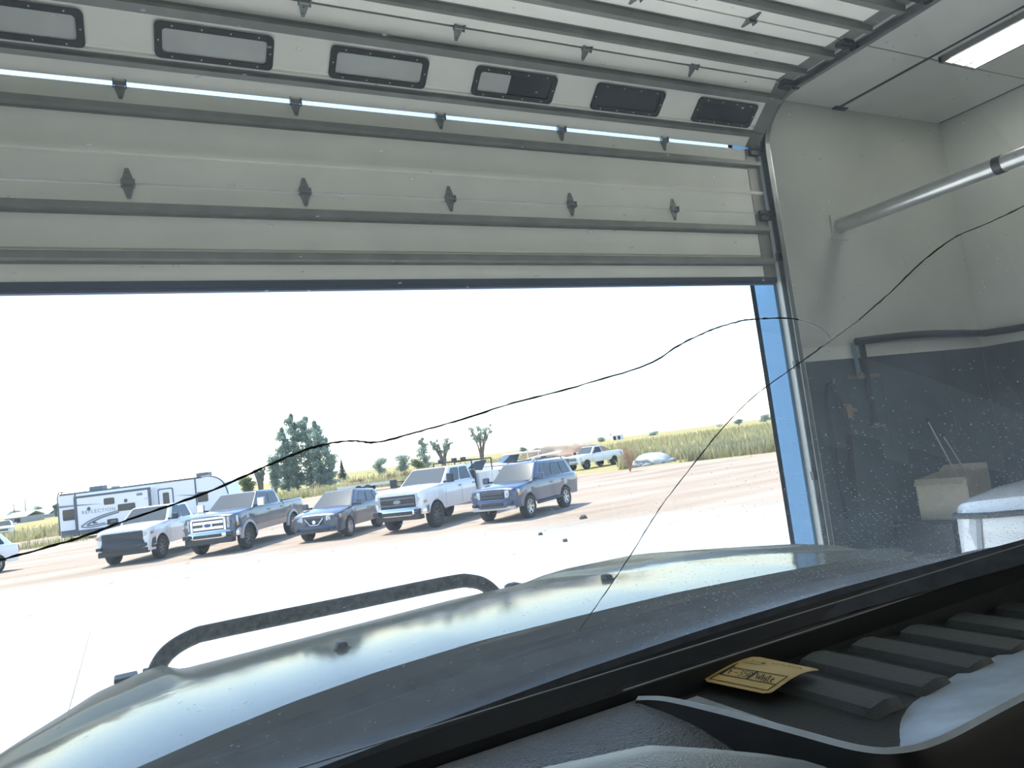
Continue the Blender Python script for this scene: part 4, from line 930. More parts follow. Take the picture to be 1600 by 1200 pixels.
for k, (px, pb, pt, hw_, d, kd, lb) in enumerate(((60, 806, 789, 10, 250, 'round', 'dark tree left of the trailer, above the long pale shed'), (25, 809, 797, 16, 260, 'round', 'low leafy tree at the left edge, behind the sheds'), (88, 803, 786, 6, 170, 'round', 'dark tree touching the rear of the travel trailer'),
         (1022, 682, 673, 11, 330, 'round', 'far leafy tree above the rubble heap'), (1155, 664, 653, 9, 300, 'round', 'far leafy tree on the right, left of the door frame'), (1196, 660, 645, 14, 300, 'round', 'far leafy tree next to the blue door trim'), (1125, 668, 660, 12, 330, 'bush', 'far low shrub on the right horizon'), (818, 707, 698, 7, 260, 'round', 'far small tree above the boat canopy'), (940, 691, 682, 9, 330, 'round', 'far leafy tree above the bed of the old white pickup'))):
    tree(kd, px, pb, pt, hw_, d, lb, 0, 'shrub' if kd == 'bush' else 'tree', 'far trees on the horizon', seed=100 + k)
def shed(px, py, depth, L_, H_, label, rm, wall_m):
    c = at(px, py, depth); r = empty('shed', (c.x, c.y, c.z), math.atan2(U.y, U.x))
    MB().box(-L_/2, L_/2, 0, 6, -.5, H_*.55).build('wall', wall_m, r)
    MB().plate([(-L_/2 - .3, -.3, H_*.52), (L_/2 + .3, -.3, H_*.52), (L_/2 + .3, 3, H_), (-L_/2 - .3, 3, H_)], (0, 0, 1), .12).plate([(-L_/2 - .3, 3, H_), (L_/2 + .3, 3, H_), (L_/2 + .3, 6.3, H_*.52), (-L_/2 - .3, 6.3, H_*.52)], (0, 0, 1), .12).build('roof', rm, r)
    for x in (-L_*.3, L_*.1): MB().box(x - .6, x + .6, -.03, .05, 0, H_*.42).build('doorway', M_PLAST, r)
    return tag(r, label, 'shed')
M_ROOFW = mat('pale_roof', (.72, .73, .74), .5); M_SHW = mat('shed_wall', (.30, .32, .33), .7)
shed(57, 815, 175, 5.6, 2.6, 'long shed with a white roof left of the travel trailer', M_ROOFW, M_SHW)
shed(24, 817, 150, 4.2, 1.9, 'lower shed with a white roof behind the far white crossover', M_ROOFW, M_SHW)
shed(966, 687, 340, 5.0, 4.0, 'small white building on the far right horizon', M_ROOFW, M_ROOFW)
for k, px in enumerate((23, 41)):
    b = at(px, 810, 200); r = empty('utility_pole', (b.x, b.y, -.2)); MB().tube([(0, 0, 0), (0, 0, 4.6 + k*.9)], .11, 6).build('pole', M_BARK, r); MB().box(-.7, .7, -.06, .06, 4.2 + k*.9, 4.35 + k*.9).build('crossarm', M_BARK, r)
    tag(r, ['shorter utility pole at the left edge above the sheds', 'taller utility pole at the left above the sheds'][k], 'pole', 'utility poles on the left')

# ================================================================== THE TRUCK WE SIT IN
T = tag(empty('own_pickup_truck', (0.515, 0.4, 0.0)), 'dark pickup in the foreground with cracked windshield, long hood and hoop bar', 'truck')
TO = Vector((-0.515, -0.4, 0.0))
def tb(mb, name, m, parent=None, smooth=None, fix=True):
    """build a truck part from world coordinates under the truck's empty"""
    if parent is None or parent is T:
        mb.v = [(x + TO.x, y + TO.y, z + TO.z) for x, y, z in mb.v]; return mb.build(name, m, T, smooth, fix)
    mb.v = [(x + TO.x, y + TO.y, z + TO.z) for x, y, z in mb.v]; return mb.build(name, m, parent, smooth, fix)
M_HOOD = mat('dark_green_grey_hood_paint', (0.030, 0.036, 0.036), 0.10, noise=.15, nscale=5, bump=.012, bscale=90, spec=.25)
def dusty_paint():
    m = M_HOOD.copy(); m.name = 'dusty_hood_paint'; t = m.node_tree; N = t.nodes.new; Lk = t.links.new
    b = t.nodes['Principled BSDF']; o = [n for n in t.nodes if n.type == 'OUTPUT_MATERIAL'][0]
    df = N('ShaderNodeBsdfDiffuse'); df.inputs[0].default_value = (.33, .35, .30, 1)
    a = N('ShaderNodeAttribute'); a.attribute_name = 'dust'; tc = N('ShaderNodeTexCoord')
    n = N('ShaderNodeTexNoise'); n.inputs['Scale'].default_value = 9; n.inputs['Detail'].default_value = 7; n.inputs['Roughness'].default_value = .7; Lk(tc.outputs['Object'], n.inputs['Vector'])
    ad = N('ShaderNodeMath'); ad.operation = 'ADD'; Lk(a.outputs['Fac'], ad.inputs[0]); Lk(n.outputs['Fac'], ad.inputs[1])
    mr = N('ShaderNodeMapRange'); mr.inputs[1].default_value = .92; mr.inputs[2].default_value = 1.06; mr.inputs[3].default_value = .36; mr.inputs[4].default_value = .84; Lk(ad.outputs[0], mr.inputs[0])
    # small dry water spots all over
    vo = N('ShaderNodeTexVoronoi'); mp = N('ShaderNodeMapping'); mp.inputs['Scale'].default_value = (45, 110, 45); Lk(tc.outputs['Object'], mp.inputs[0]); Lk(mp.outputs[0], vo.inputs['Vector'])
    sp_ = N('ShaderNodeMapRange'); sp_.inputs[1].default_value = .12; sp_.inputs[2].default_value = .25; sp_.inputs[3].default_value = .30; sp_.inputs[4].default_value = .0; Lk(vo.outputs['Distance'], sp_.inputs[0])
    mxm = N('ShaderNodeMath'); mxm.operation = 'MAXIMUM'; Lk(mr.outputs[0], mxm.inputs[0]); Lk(sp_.outputs[0], mxm.inputs[1])
    mx = N('ShaderNodeMixShader'); Lk(mxm.outputs[0], mx.inputs[0]); Lk(b.outputs[0], mx.inputs[1]); Lk(df.outputs[0], mx.inputs[2]); Lk(mx.outputs[0], o.inputs[0])
    return m
M_COWL = mat('cowl_plastic', (0.06, 0.068, 0.08), 0.5, noise=.3, nscale=30)
FY = [(-.29, 1.80), (-.19, 1.90), (-.08, 1.955), (.05, 1.985), (.4, 2.0), (.78, 2.0), (.95, 1.95), (1.11, 1.88), (1.24, 1.72), (1.31, 1.45), (1.34, 1.25)]
FZ = [(-.29, 1.555), (-.19, 1.590), (-.08, 1.628), (.0, 1.643), (.05, 1.650), (.10, 1.640), (.4, 1.645), (.78, 1.656), (.95, 1.666), (1.11, 1.688), (1.24, 1.715), (1.31, 1.735), (1.34, 1.75)]
RZ = [(-.29, 1.700), (-.15, 1.726), (-.02, 1.744), (.08, 1.758), (.17, 1.768), (.28, 1.776), (.44, 1.781), (.8, 1.779), (1.1, 1.770), (1.34, 1.755)]
def hood_pt(x, v):
    yf, zf, yr, zr = interp(FY, x), interp(FZ, x), 1.03 - .06*((x - .515)/.8)**2, interp(RZ, x)
    y = yr + (yf - yr)*v; d = zr - zf
    z = zr - d*(0.42*v + .58*v*v)
    # raised outer shoulders towards the front
    sh = max(0, min(1, (.085 - x)/.03))*.010 + max(0, min(1, (x - 1.0)/.04))*.006
    return (x, y, z + sh*max(0, min(1, (v - .45)/.15)))
hx = [-.29 + 1.63*i/90 for i in range(91)]; vv_ = [i/40 for i in range(41)]
rows = []
rear = [hood_pt(x, 0) for x in hx]
rows.append([(p[0], p[1] - .008, p[2] - .05) for p in rear]); rows.append([(p[0], p[1] - .006, p[2] - .008) for p in rear])
for v in vv_: rows.append([hood_pt(x, v) for x in hx])
fe = [hood_pt(x, 1) for x in hx]
rows.append([(p[0], p[1] + .018, p[2] - .010) for p in fe]); rows.append([(p[0], p[1] + .030, p[2] - .035) for p in fe]); rows.append([(p[0], p[1] + .036, p[2] - .09) for p in fe]); rows.append([(p[0], p[1] + .036, p[2] - .13) for p in fe])
for r_ in rows:       # side roll-over
    a = r_[0]; b = r_[-1]
    r_.insert(0, (a[0] - .02, a[1] - .003, a[2] - .012)); r_.insert(0, (a[0] - .035, a[1] - .005, a[2] - .05)); r_.insert(0, (a[0] - .04, a[1] - .005, a[2] - .16))
    r_.append((b[0] + .02, b[1] - .003, b[2] - .012)); r_.append((b[0] + .035, b[1] - .005, b[2] - .05)); r_.append((b[0] + .04, b[1] - .005, b[2] - .16))
hood = tb(MB().grid(rows), 'hood', dusty_paint(), smooth=40)
da = hood.data.attributes.new('dust', 'FLOAT', 'POINT')
for i, v_ in enumerate(hood.data.vertices):
    x, y = v_.co.x - TO.x, v_.co.y - TO.y
    yf, yr = interp(FY, x), 1.03 - .06*((x - .515)/.8)**2; v = (y - yr)/(yf - yr)
    da.data[i].value = max(0.0, min(1.2, (v - interp([(-.3, .30), (.0, .38), (.3, .42), (.9, .55), (1.3, .35)], x))*2.2 + .45))
# washer nozzles
for (px, py) in ((535, 1014), (950, 906)):
    w = ray(px, py); best = None
    for i in range(300):
        y = 1.0 + i*.003; p = CAM + w*(y/w.y); bx = (p.x - .515)/.8
        yf, yr = interp(FY, p.x), 1.03 - .06*bx*bx; v = (y - yr)/(yf - yr)
        if 0 <= v <= 1 and p.z <= hood_pt(p.x, v)[2]: best = p; break
    if best is None: best = CAM + w*(1.2/w.y)
    nz = MB().box(best.x - .009, best.x + .009, best.y - .008, best.y + .016, best.z - .01, best.z + .011, ch=.004).lathe([(0, .004), (.014, .003), (.016, -.01)], 12, 'z', 0, (best.x, best.y, best.z))
    tb(nz, 'washer_nozzle', M_PLAST, smooth=40)
# body below the hood: fenders, nose, wheels
fb = MB()
fb.box(-.37, 1.40, .95, 1.78, .75, 1.50, ch=.04)
tb(fb, 'front_body', M_HOOD)
tb(MB().box(-.25, 1.28, 1.70, 1.98, .95, 1.47, ch=.05), 'grille', M_PLAST)
tb(MB().box(-.45, 1.48, 1.95, 2.28, .62, .95, ch=.04), 'front_bumper', M_GALVD)
# hoop bar
M_BAR = mat('scuffed_black_bar', (0.018, 0.02, 0.02), .5, nscale=55, col2=(.16, .17, .15), bump=.4, bscale=140)
YB = 2.13
def by(px, py): p = at_y(px, py, YB); return (p.x, p.y, p.z)
a0 = by(243, 1052); a1 = by(262, 1020); a2 = by(300, 996); a3 = by(345, 984); a4 = by(540, 944); a5 = by(700, 911); a6 = by(735, 908); a7 = by(760, 916); a8 = by(782, 940)
bar = smooth_path([(a0[0] - .02, YB, .9), (a0[0] - .012, YB, a0[2] - .06), a0, a1, a2, a3, a4, a5, a6, a7, a8, (a8[0] + .012, YB, a8[2] - .06), (a8[0] + .02, YB, .9)], 7)
tb(MB().tube(bar, .021, 14), 'hoop_bar', M_BAR, smooth=60)
c = by(197, 1060); tb(MB().box(c[0] - .026, c[0] + .026, YB - .03, YB + .03, .94, c[2] + .008, ch=.004), 'bar_bracket', M_PLAST)
c = by(803, 917); tb(MB().box(c[0] - .026, c[0] + .026, YB - .03, YB + .03, .94, c[2] + .012, ch=.014), 'bar_bracket', M_PLAST)
# cowl between hood and glass, with its panel line
def WY(x): return .875 - .23*((x - .515)/.8)**2          # foot of the windshield
FR = [(-.05, -.362), (.17, -.357), (.37, -.345), (.58, -.334), (.83, -.327), (1.15, -.325), (1.78, -.336)]
def foot(x):
    y = WY(x); return Vector((x, y, CAM.z + interp(FR, x/y)*y - .006))
cxs = [-.33 + 1.72*i/60 for i in range(61)]
rows = []
for t_ in (0, .12, .2, .24, .5, .8, 1.0, 1.15):
    row = []
    for x in cxs:
        f_ = foot(x); yr = 1.03 - .06*((x - .515)/.8)**2; zr = interp(RZ, x) - .012
        y = yr + .01 + (f_.y - yr - .01)*t_; z = zr + (f_.z - zr)*t_ - .018*math.sin(PI*min(1, t_)) - (.008 if t_ in (.2,) else 0)
        row.append((x, y, z - (.03 if t_ > 1.1 else 0)))
    rows.append(row)
tb(MB().grid(rows), 'cowl', M_COWL, smooth=30)
# windshield: ruled curved sheet from the foot to the roof header
HDR_Y, HDR_Z = .12, 2.47
def ws_pt(x, s):
    f_ = foot(x); xt = .515 + (x - .515)*.82
    y = f_.y + (HDR_Y - .20*((x - .515)/.8)**2 - f_.y)*s; z = f_.z + (HDR_Z - f_.z)*s + .045*math.sin(PI*s)
    return Vector((x + (xt - x)*s, y, z))
def dusty_glass():
    m = bpy.data.materials.new('dusty_windshield_glass'); m.use_nodes = True; t = m.node_tree; t.nodes.clear()
    N = t.nodes.new; Lk = t.links.new
    o = N('ShaderNodeOutputMaterial'); tr = N('ShaderNodeBsdfTransparent'); tr.inputs[0].default_value = (.93, .96, .95, 1)
    gl = N('ShaderNodeBsdfGlossy'); gl.inputs['Roughness'].default_value = .02
    lw = N('ShaderNodeLayerWeight'); lw.inputs[0].default_value = .5      # Schlick reflectance, the same from both sides
    pw = N('ShaderNodeMath'); pw.operation = 'POWER'; pw.inputs[1].default_value = 5; Lk(lw.outputs['Facing'], pw.inputs[0])
    fm_ = N('ShaderNodeMath'); fm_.operation = 'MULTIPLY_ADD'; fm_.inputs[1].default_value = .9; fm_.inputs[2].default_value = .05; Lk(pw.outputs[0], fm_.inputs[0])
    m1 = N('ShaderNodeMixShader'); Lk(fm_.outputs[0], m1.inputs[0]); Lk(tr.outputs[0], m1.inputs[1]); Lk(gl.outputs[0], m1.inputs[2])
    df = N('ShaderNodeBsdfDiffuse'); df.inputs[0].default_value = (.75, .78, .80, 1); tl = N('ShaderNodeBsdfTranslucent'); tl.inputs[0].default_value = (.76, .84, .92, 1)
    m2 = N('ShaderNodeMixShader'); m2.inputs[0].default_value = .65; Lk(df.outputs[0], m2.inputs[1]); Lk(tl.outputs[0], m2.inputs[2])
    tc = N('ShaderNodeTexCoord')
    def math_(op, a, b=None, clamp=False):
        n = N('ShaderNodeMath'); n.operation = op; n.use_clamp = clamp
        for i, q in enumerate((a, b)):
            if q is None: continue
            if isinstance(q, (int, float)): n.inputs[i].default_value = q
            else: Lk(q, n.inputs[i])
        return n.outputs[0]
    def mrange(v, a, b, c, d):
        n = N('ShaderNodeMapRange'); n.inputs[1].default_value = a; n.inputs[2].default_value = b; n.inputs[3].default_value = c; n.inputs[4].default_value = d; Lk(v, n.inputs[0]); return n.outputs[0]
    sx = N('ShaderNodeSeparateXYZ'); Lk(tc.outputs['Object'], sx.inputs[0])
    # overall film, thicker low down and towards the passenger side
    nz = N('ShaderNodeTexNoise'); nz.inputs['Scale'].default_value = 7; nz.inputs['Detail'].default_value = 5; Lk(tc.outputs['Object'], nz.inputs['Vector'])
    film = math_('MULTIPLY', mrange(nz.outputs['Fac'], .35, .75, .045, .09), 1.0)
    low = mrange(sx.outputs[2], 1.72, 2.10, 1, 0); lower = mrange(sx.outputs[2], 1.75, 2.36, 1, 0); rightm = mrange(sx.outputs[0], -.05, .45, 0, 1)
    zone = math_('MULTIPLY', low, rightm, True)
    # wiped smears
    mp = N('ShaderNodeMapping'); mp.inputs['Rotation'].default_value = (.3, .5, .4); mp.inputs['Scale'].default_value = (3, 14, 14); Lk(tc.outputs['Object'], mp.inputs[0])
    sm = N('ShaderNodeTexNoise'); sm.inputs['Scale'].default_value = 1.6; sm.inputs['Detail'].default_value = 3; Lk(mp.outputs[0], sm.inputs['Vector'])
    smear = math_('MULTIPLY', mrange(sm.outputs['Fac'], .5, .72, 0, .13), zone)
    # specks: tiny short streaks
    mp2 = N('ShaderNodeMapping'); mp2.inputs['Rotation'].default_value = (0, .5, 0); mp2.inputs['Scale'].default_value = (130, 330, 380); Lk(tc.outputs['Object'], mp2.inputs[0])
    vo = N('ShaderNodeTexVoronoi'); vo.inputs['Scale'].default_value = 1.0; vo.inputs['Randomness'].default_value = 1; Lk(mp2.outputs[0], vo.inputs['Vector'])
    spk = mrange(vo.outputs['Distance'], .10, .30, .45, 0)
    sc = N('ShaderNodeSeparateColor'); Lk(vo.outputs['Color'], sc.inputs[0])
    keep = math_('GREATER_THAN', math_('ADD', sc.outputs[0], math_('MULTIPLY', zone, .80)), .97)
    spk = math_('MULTIPLY', spk, keep)
    tot = math_('ADD', math_('ADD', film, smear), math_('ADD', spk, math_('ADD', math_('MULTIPLY', zone, .04), math_('MULTIPLY', lower, .15))), True)
    m3 = N('ShaderNodeMixShader'); Lk(tot, m3.inputs[0]); Lk(m1.outputs[0], m3.inputs[1]); Lk(m2.outputs[0], m3.inputs[2]); Lk(m3.outputs[0], o.inputs[0])
    return m
wxs = [-.31 + 1.66*i/40 for i in range(41)]
rows = [[ws_pt(x, s/14) for x in wxs] for s in range(15)]
wsh = tb(MB().grid(rows), 'windshield', dusty_glass(), smooth=60)
# cracks: hair-thin tubes lying on the glass
def on_glass(px, py):
    w = ray(px, py); lo_, hi_ = .05, 1.6
    def g_(t):
        p = CAM + w*t      # signed: which side of the sheet
        s = .5; x = p.x
        for _ in range(12):
            xb_ = .515 + (x - .515)/(1 - .18*s); f_ = foot(xb_); s = max(0, min(1, (p.z - f_.z - .045*math.sin(PI*s))/(HDR_Z - f_.z)))
        q = ws_pt(.515 + (x - .515)/(1 - .18*s), s); return p.y - q.y
    for _ in range(40):
        mid = (lo_ + hi_)/2
        if g_(mid) < 0: lo_ = mid
        else: hi_ = mid
    return CAM + w*(lo_ - .0015)
def crack(pts, r0, m, jit=0.0):
    rnd3 = random.Random(len(pts)); P2 = smooth_path([(x, y, 0) for x, y in pts], 8); Q = [on_glass(p.x + rnd3.uniform(-jit, jit), p.y + rnd3.uniform(-jit, jit)) for p in P2]
    rr = [r0*rnd3.uniform(.6, 1.25) for _ in Q]; rr[0] = rr[-1] = r0*.3
    tb(MB().tube(Q, rr, 5), 'crack', m, wsh)
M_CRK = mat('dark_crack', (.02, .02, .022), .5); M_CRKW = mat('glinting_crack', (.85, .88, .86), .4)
crack([(-30, 884), (0, 875), (60, 859), (130, 838), (200, 812), (300, 778), (380, 745), (430, 722), (480, 702), (520, 692), (555, 689), (590, 691), (640, 678), (720, 656), (800, 630), (900, 604), (1010, 570), (1060, 540), (1110, 516), (1160, 501), (1190, 498)], .0008, M_CRK, .5)
crack([(1190, 498), (1225, 497), (1248, 499)], .0008, M_CRK, .3)
crack([(1246, 499), (1270, 506), (1290, 519), (1298, 530)], .0004, M_CRKW)
crack([(905, 985), (940, 935), (985, 868), (1030, 796), (1080, 730), (1130, 668), (1180, 618), (1240, 574), (1290, 538)], .0006, M_CRK, .4)
crack([(1290, 538), (1315, 520), (1342, 500)], .0007, M_CRKW, .3)
crack([(1340, 502), (1390, 458), (1440, 410), (1490, 372), (1540, 350), (1600, 322), (1640, 300)], .0007, M_CRK, .4)
# roof, pillars, doors and back of the cab (around and behind the camera)
M_CABIN = mat('dark_cabin_trim', (.035, .037, .04), .7)
hd = [ws_pt(x, 1.0) for x in wxs]
rows = [[Vector((p.x, p.y + dy, p.z + dz)) for p in hd] for dy, dz in ((.05, -.01), (.03, .03), (-.25, .07))]
rows += [[Vector((p.x, -1.55, HDR_Z + .05)) for p in hd], [Vector((p.x, -1.72, HDR_Z - .05)) for p in hd]]
tb(MB().grid(rows), 'cab_roof', M_HOOD, smooth=50)
tb(MB().grid([[Vector((p.x, p.y, p.z - .02)) for p in hd], [Vector((p.x, -1.65, HDR_Z - .02)) for p in hd]]), 'headliner', M_CABIN)
for e_, sgn in ((wxs[0], -1), (wxs[-1], 1)):
    pts = [ws_pt(e_, s/10) for s in range(11)]
    tb(MB().tube([Vector((p.x + sgn*.03, p.y - .02, p.z)) for p in pts], .045, 8), 'pillar', M_CABIN, smooth=50)
    X0 = e_ + sgn*.02; X1 = e_ + sgn*.10
    tb(MB().box(min(X0, X1), max(X0, X1), -1.70, .72, .62, 1.72, ch=.02), 'cab_door', M_HOOD)
    xt = hd[0].x if sgn < 0 else hd[-1].x
    tb(MB().plate([(X0, -.60, 1.70), (X0, -.75, 1.70), (xt, -.70, HDR_Z), (xt, -.55, HDR_Z)], (sgn, 0, 0), .06), 'pillar', M_CABIN)
    tb(MB().plate([(X0, -1.5, 1.70), (X0, -1.72, 1.70), (xt, -1.66, HDR_Z), (xt, -1.45, HDR_Z)], (sgn, 0, 0), .06), 'pillar', M_CABIN)
tb(MB().box(-.33, 1.36, -1.74, -1.68, .62, 2.44), 'cab_back', M_CABIN)
tb(MB().box(-.33, 1.36, -1.7, .85, .60, .66), 'cab_floor', M_CABIN)
tb(MB().box(-.33, 1.36, .80, .95, .62, 1.60), 'firewall', M_CABIN)
tb(MB().box(-.37, 1.40, -4.1, -1.80, .70, 1.50, ch=.04), 'cargo_bed', M_HOOD)
for x in (-.28, 1.31):
    for y in (1.35, -2.75):
        w_ = wheel(T, 0, 0, .46, .30, 'dark'); w_.location = (x + TO.x, y + TO.y, .46); w_.rotation_euler = (0, 0, PI/2)
# ---- dashboard
def leather(name, col, rough, strength, scale, spec=.5):
    m = bpy.data.materials.new(name); m.use_nodes = True; t = m.node_tree; b = t.nodes['Principled BSDF']
    b.inputs['Base Color'].default_value = (*col, 1); b.inputs['Roughness'].default_value = rough; b.inputs['Specular IOR Level'].default_value = spec
    tc = t.nodes.new('ShaderNodeTexCoord'); v = t.nodes.new('ShaderNodeTexVoronoi'); v.feature = 'DISTANCE_TO_EDGE'; v.inputs['Scale'].default_value = scale
    n = t.nodes.new('ShaderNodeTexNoise'); n.inputs['Scale'].default_value = scale*.6
    ad = t.nodes.new('ShaderNodeMath'); ad.operation = 'ADD'
    bp_ = t.nodes.new('ShaderNodeBump'); bp_.inputs['Strength'].default_value = strength; bp_.inputs['Distance'].default_value = .004
    t.links.new(tc.outputs['Object'], v.inputs['Vector']); t.links.new(tc.outputs['Object'], n.inputs['Vector'])
    t.links.new(v.outputs['Distance'], ad.inputs[0]); t.links.new(n.outputs['Fac'], ad.inputs[1]); t.links.new(ad.outputs[0], bp_.inputs['Height']); t.links.new(bp_.outputs[0], b.inputs['Normal'])
    return m
M_PAD = leather('grained_dash_vinyl', (.25, .28, .31), .42, 1.0, 230, .6); M_TRAYM = leather('tray_rubber', (.05, .056, .056), .6, .3, 300, .4)
M_LIP_SHEEN = mat('tray_rim_sky_sheen', (.62, .70, .77), .35, noise=.15, nscale=20, spec=.8); M_GUT = mat('black_defrost_trim', (.010, .011, .013), .45, noise=.2, nscale=20)  # rim colour is pale blue to stand in for reflected sky
ZD = 1.745
# black strip at the foot of the glass, with two raised folds
rows = []
dx = [-.32 + 1.68*i/60 for i in range(61)]
def edgeY(x): return .79 - .12*((x - .56)/.8)**2 if x > .56 else .79 - .09*((.56 - x)/.8)**2     # far edge of the dash pad
for t_, dz in ((0, -.02), (.06, -.004), (.16, .001), (.24, -.004), (.45, -.016), (.62, -.012), (.72, -.008), (.82, -.014), (1.0, -.004), (1.02, -.03)):
    row = []
    for x in dx:
        f_ = foot(x); e_ = edgeY(x); z0 = f_.z - .004; z1 = CAM.z - .385*e_
        row.append((x, f_.y - .004 + (e_ - f_.y)*t_, z0 + (z1 - z0)*t_ + dz))
    rows.append(row)
tb(MB().grid(rows), 'defrost_strip', M_GUT, smooth=40)
# pad (grained), dropping away towards the driver
rows = []
for j in range(41):
    t_ = j/40; row = []
    for x in dx:
        e_ = edgeY(x); y = e_ - .008 - t_*.72; d = e_ - y
        z = CAM.z - .398*e_ - .10*d - .55*max(0, d - .10)**1.5 - (.004 if j == 0 else 0)
        if x > .56: z -= .07*min(1, (x - .56)/.04)
        row.append((x, y, z))
    rows.append(row)
tb(MB().grid(rows), 'dash_pad', M_PAD, smooth=50)
# storage tray: floor with ribs, rim around it
TX0, TY0, TY1, TX1 = .585, .515, .785, 1.34
def far(x): return edgeY(x) - .005
nx, ny = 120, 24; rows = []
for j in range(ny + 1):
    row = []
    for i in range(nx + 1):
        x = TX0 + (TX1 - TX0)*i/nx; y0 = TY0 - .01; y = y0 + (far(x) - y0)*j/ny
        u = (x - TX0 - .075)/.088; fx = u - math.floor(u)
        rib = (.004*(fx if fx < .8 else (1 - fx)/.2*.8)) if x > TX0 + .07 else 0
        s_ = max(0, min(1, (y - .565)/.05)); z = CAM.z - .40*.785 - .022 + .25*(.785 - y)*0 + rib*min(1, (far(x) - y)/.03)*s_ + .0*s_
        z += max(0, 1 - j/2)*.0
        row.append((x, y, z))
    rows.append(row)
rows.append([(p[0], p[1] + .002, CAM.z - .385*p[1] - .006) for p in rows[-1]])
tray = tb(MB().grid(rows), 'dash_tray', M_TRAYM, smooth=45)
M_RIB = leather('lit_tray_rib_rubber', (.10, .112, .112), .55, .3, 300, .4)  # ribs coloured lighter than the floor for the light they catch
for k in range(7):
    x0 = .690 + k*.088; rb_ = MB()
    yy = [.575 + (far(x0 + .03) - .012 - .575)*q_ for q_ in (0, .04, .2, .5, .8, .96, 1)]
    rws = [[(x0 + dx_, y, 1.712 + dz_*(1 if 0 < i_ < 6 else .2)) for dx_, dz_ in ((0, 0), (.006, .012), (.030, .016), (.052, .013), (.060, 0))] for i_, y in enumerate(yy)]
    tb(rb_.grid(rws), 'tray_rib', M_RIB, tray, smooth=50)
# fine-ribbed strip along the inner left side of the tray
fr_ = MB()
for k in range(60):
    y = .55 + k*.0037; fr_.box(TX0 + .004, TX0 + .030, y, y + .0020, 1.708, 1.7165)
tb(fr_, 'ribbed_strip', M_LIP_SHEEN, tray)
zl = CAM.z - .3075
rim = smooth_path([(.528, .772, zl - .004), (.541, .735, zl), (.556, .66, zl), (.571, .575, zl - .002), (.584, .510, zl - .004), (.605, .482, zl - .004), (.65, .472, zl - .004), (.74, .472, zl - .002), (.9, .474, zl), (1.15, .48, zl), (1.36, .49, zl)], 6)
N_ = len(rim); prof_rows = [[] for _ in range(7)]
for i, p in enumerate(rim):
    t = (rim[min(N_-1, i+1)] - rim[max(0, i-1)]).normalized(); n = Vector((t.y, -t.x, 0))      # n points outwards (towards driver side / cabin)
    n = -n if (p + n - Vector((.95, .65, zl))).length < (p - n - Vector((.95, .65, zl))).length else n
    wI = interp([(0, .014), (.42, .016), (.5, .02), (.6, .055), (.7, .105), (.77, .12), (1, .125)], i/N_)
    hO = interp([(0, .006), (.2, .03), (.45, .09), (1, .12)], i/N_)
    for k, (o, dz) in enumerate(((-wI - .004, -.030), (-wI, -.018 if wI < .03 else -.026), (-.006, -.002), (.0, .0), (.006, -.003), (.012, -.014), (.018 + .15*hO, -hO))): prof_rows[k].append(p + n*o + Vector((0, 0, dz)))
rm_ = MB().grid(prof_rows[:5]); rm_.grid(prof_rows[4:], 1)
tb(rm_, 'tray_rim', [M_LIP_SHEEN, M_GUT], tray, smooth=38)
M_EDGE_HL = mat('edge_highlight_tone', (.32, .33, .32), .4)  # pale tubes drawn in as the highlights along the dash edges
tb(MB().tube([(x, edgeY(x) + .001, CAM.z - .385*edgeY(x) - .0035) for x in dx if x > .50], .0012, 6), 'edge_highlight', M_EDGE_HL)
tb(MB().tube([(x, foot(x).y - .045, CAM.z - .356*(foot(x).y - .045)) for x in dx], .0010, 6), 'edge_highlight', M_EDGE_HL)
# instrument hood in front of the driver, smooth top
CR = [(-.25, 1.70), (-.18, 1.765), (-.1, 1.798), (.05, 1.823), (.25, 1.824), (.345, 1.8125), (.40, 1.794), (.46, 1.772), (.515, 1.749), (.53, 1.715)]
ixs = [-.25 + .78*i/60 for i in range(61)]
rows = [[(x, .512, interp(CR, x) - .08) for x in ixs], [(x, .508, interp(CR, x) - .012) for x in ixs], [(x, .500, interp(CR, x) - .002) for x in ixs]]
rows += [[(x, .500 - .022*j, interp(CR, x) - .0006*j*j) for x in ixs] for j in range(1, 10)]
tb(MB().grid(rows), 'instrument_hood', mat('smooth_grey_vinyl', (.22, .245, .26), .35, noise=.1, nscale=30, bump=.2, bscale=500, spec=.6), smooth=60)
# light sensor dome
p = at(1211, 990, .9); w = ray(1211, 990); p = CAM + w*(.835/w.y)
sn = MB().lathe([(0, .016), (.010, .0145), (.017, .009), (.021, .0), (.023, -.004)], 20, 'z', 0, (p.x, p.y, p.z))
tb(sn, 'sensor_dome', M_PLAST, smooth=60)
tb(MB().box(p.x - .075, p.x + .085, p.y - .010, p.y + .012, p.z - .012, p.z - .003, ch=.002), 'sensor_base', M_LIP_SHEEN)

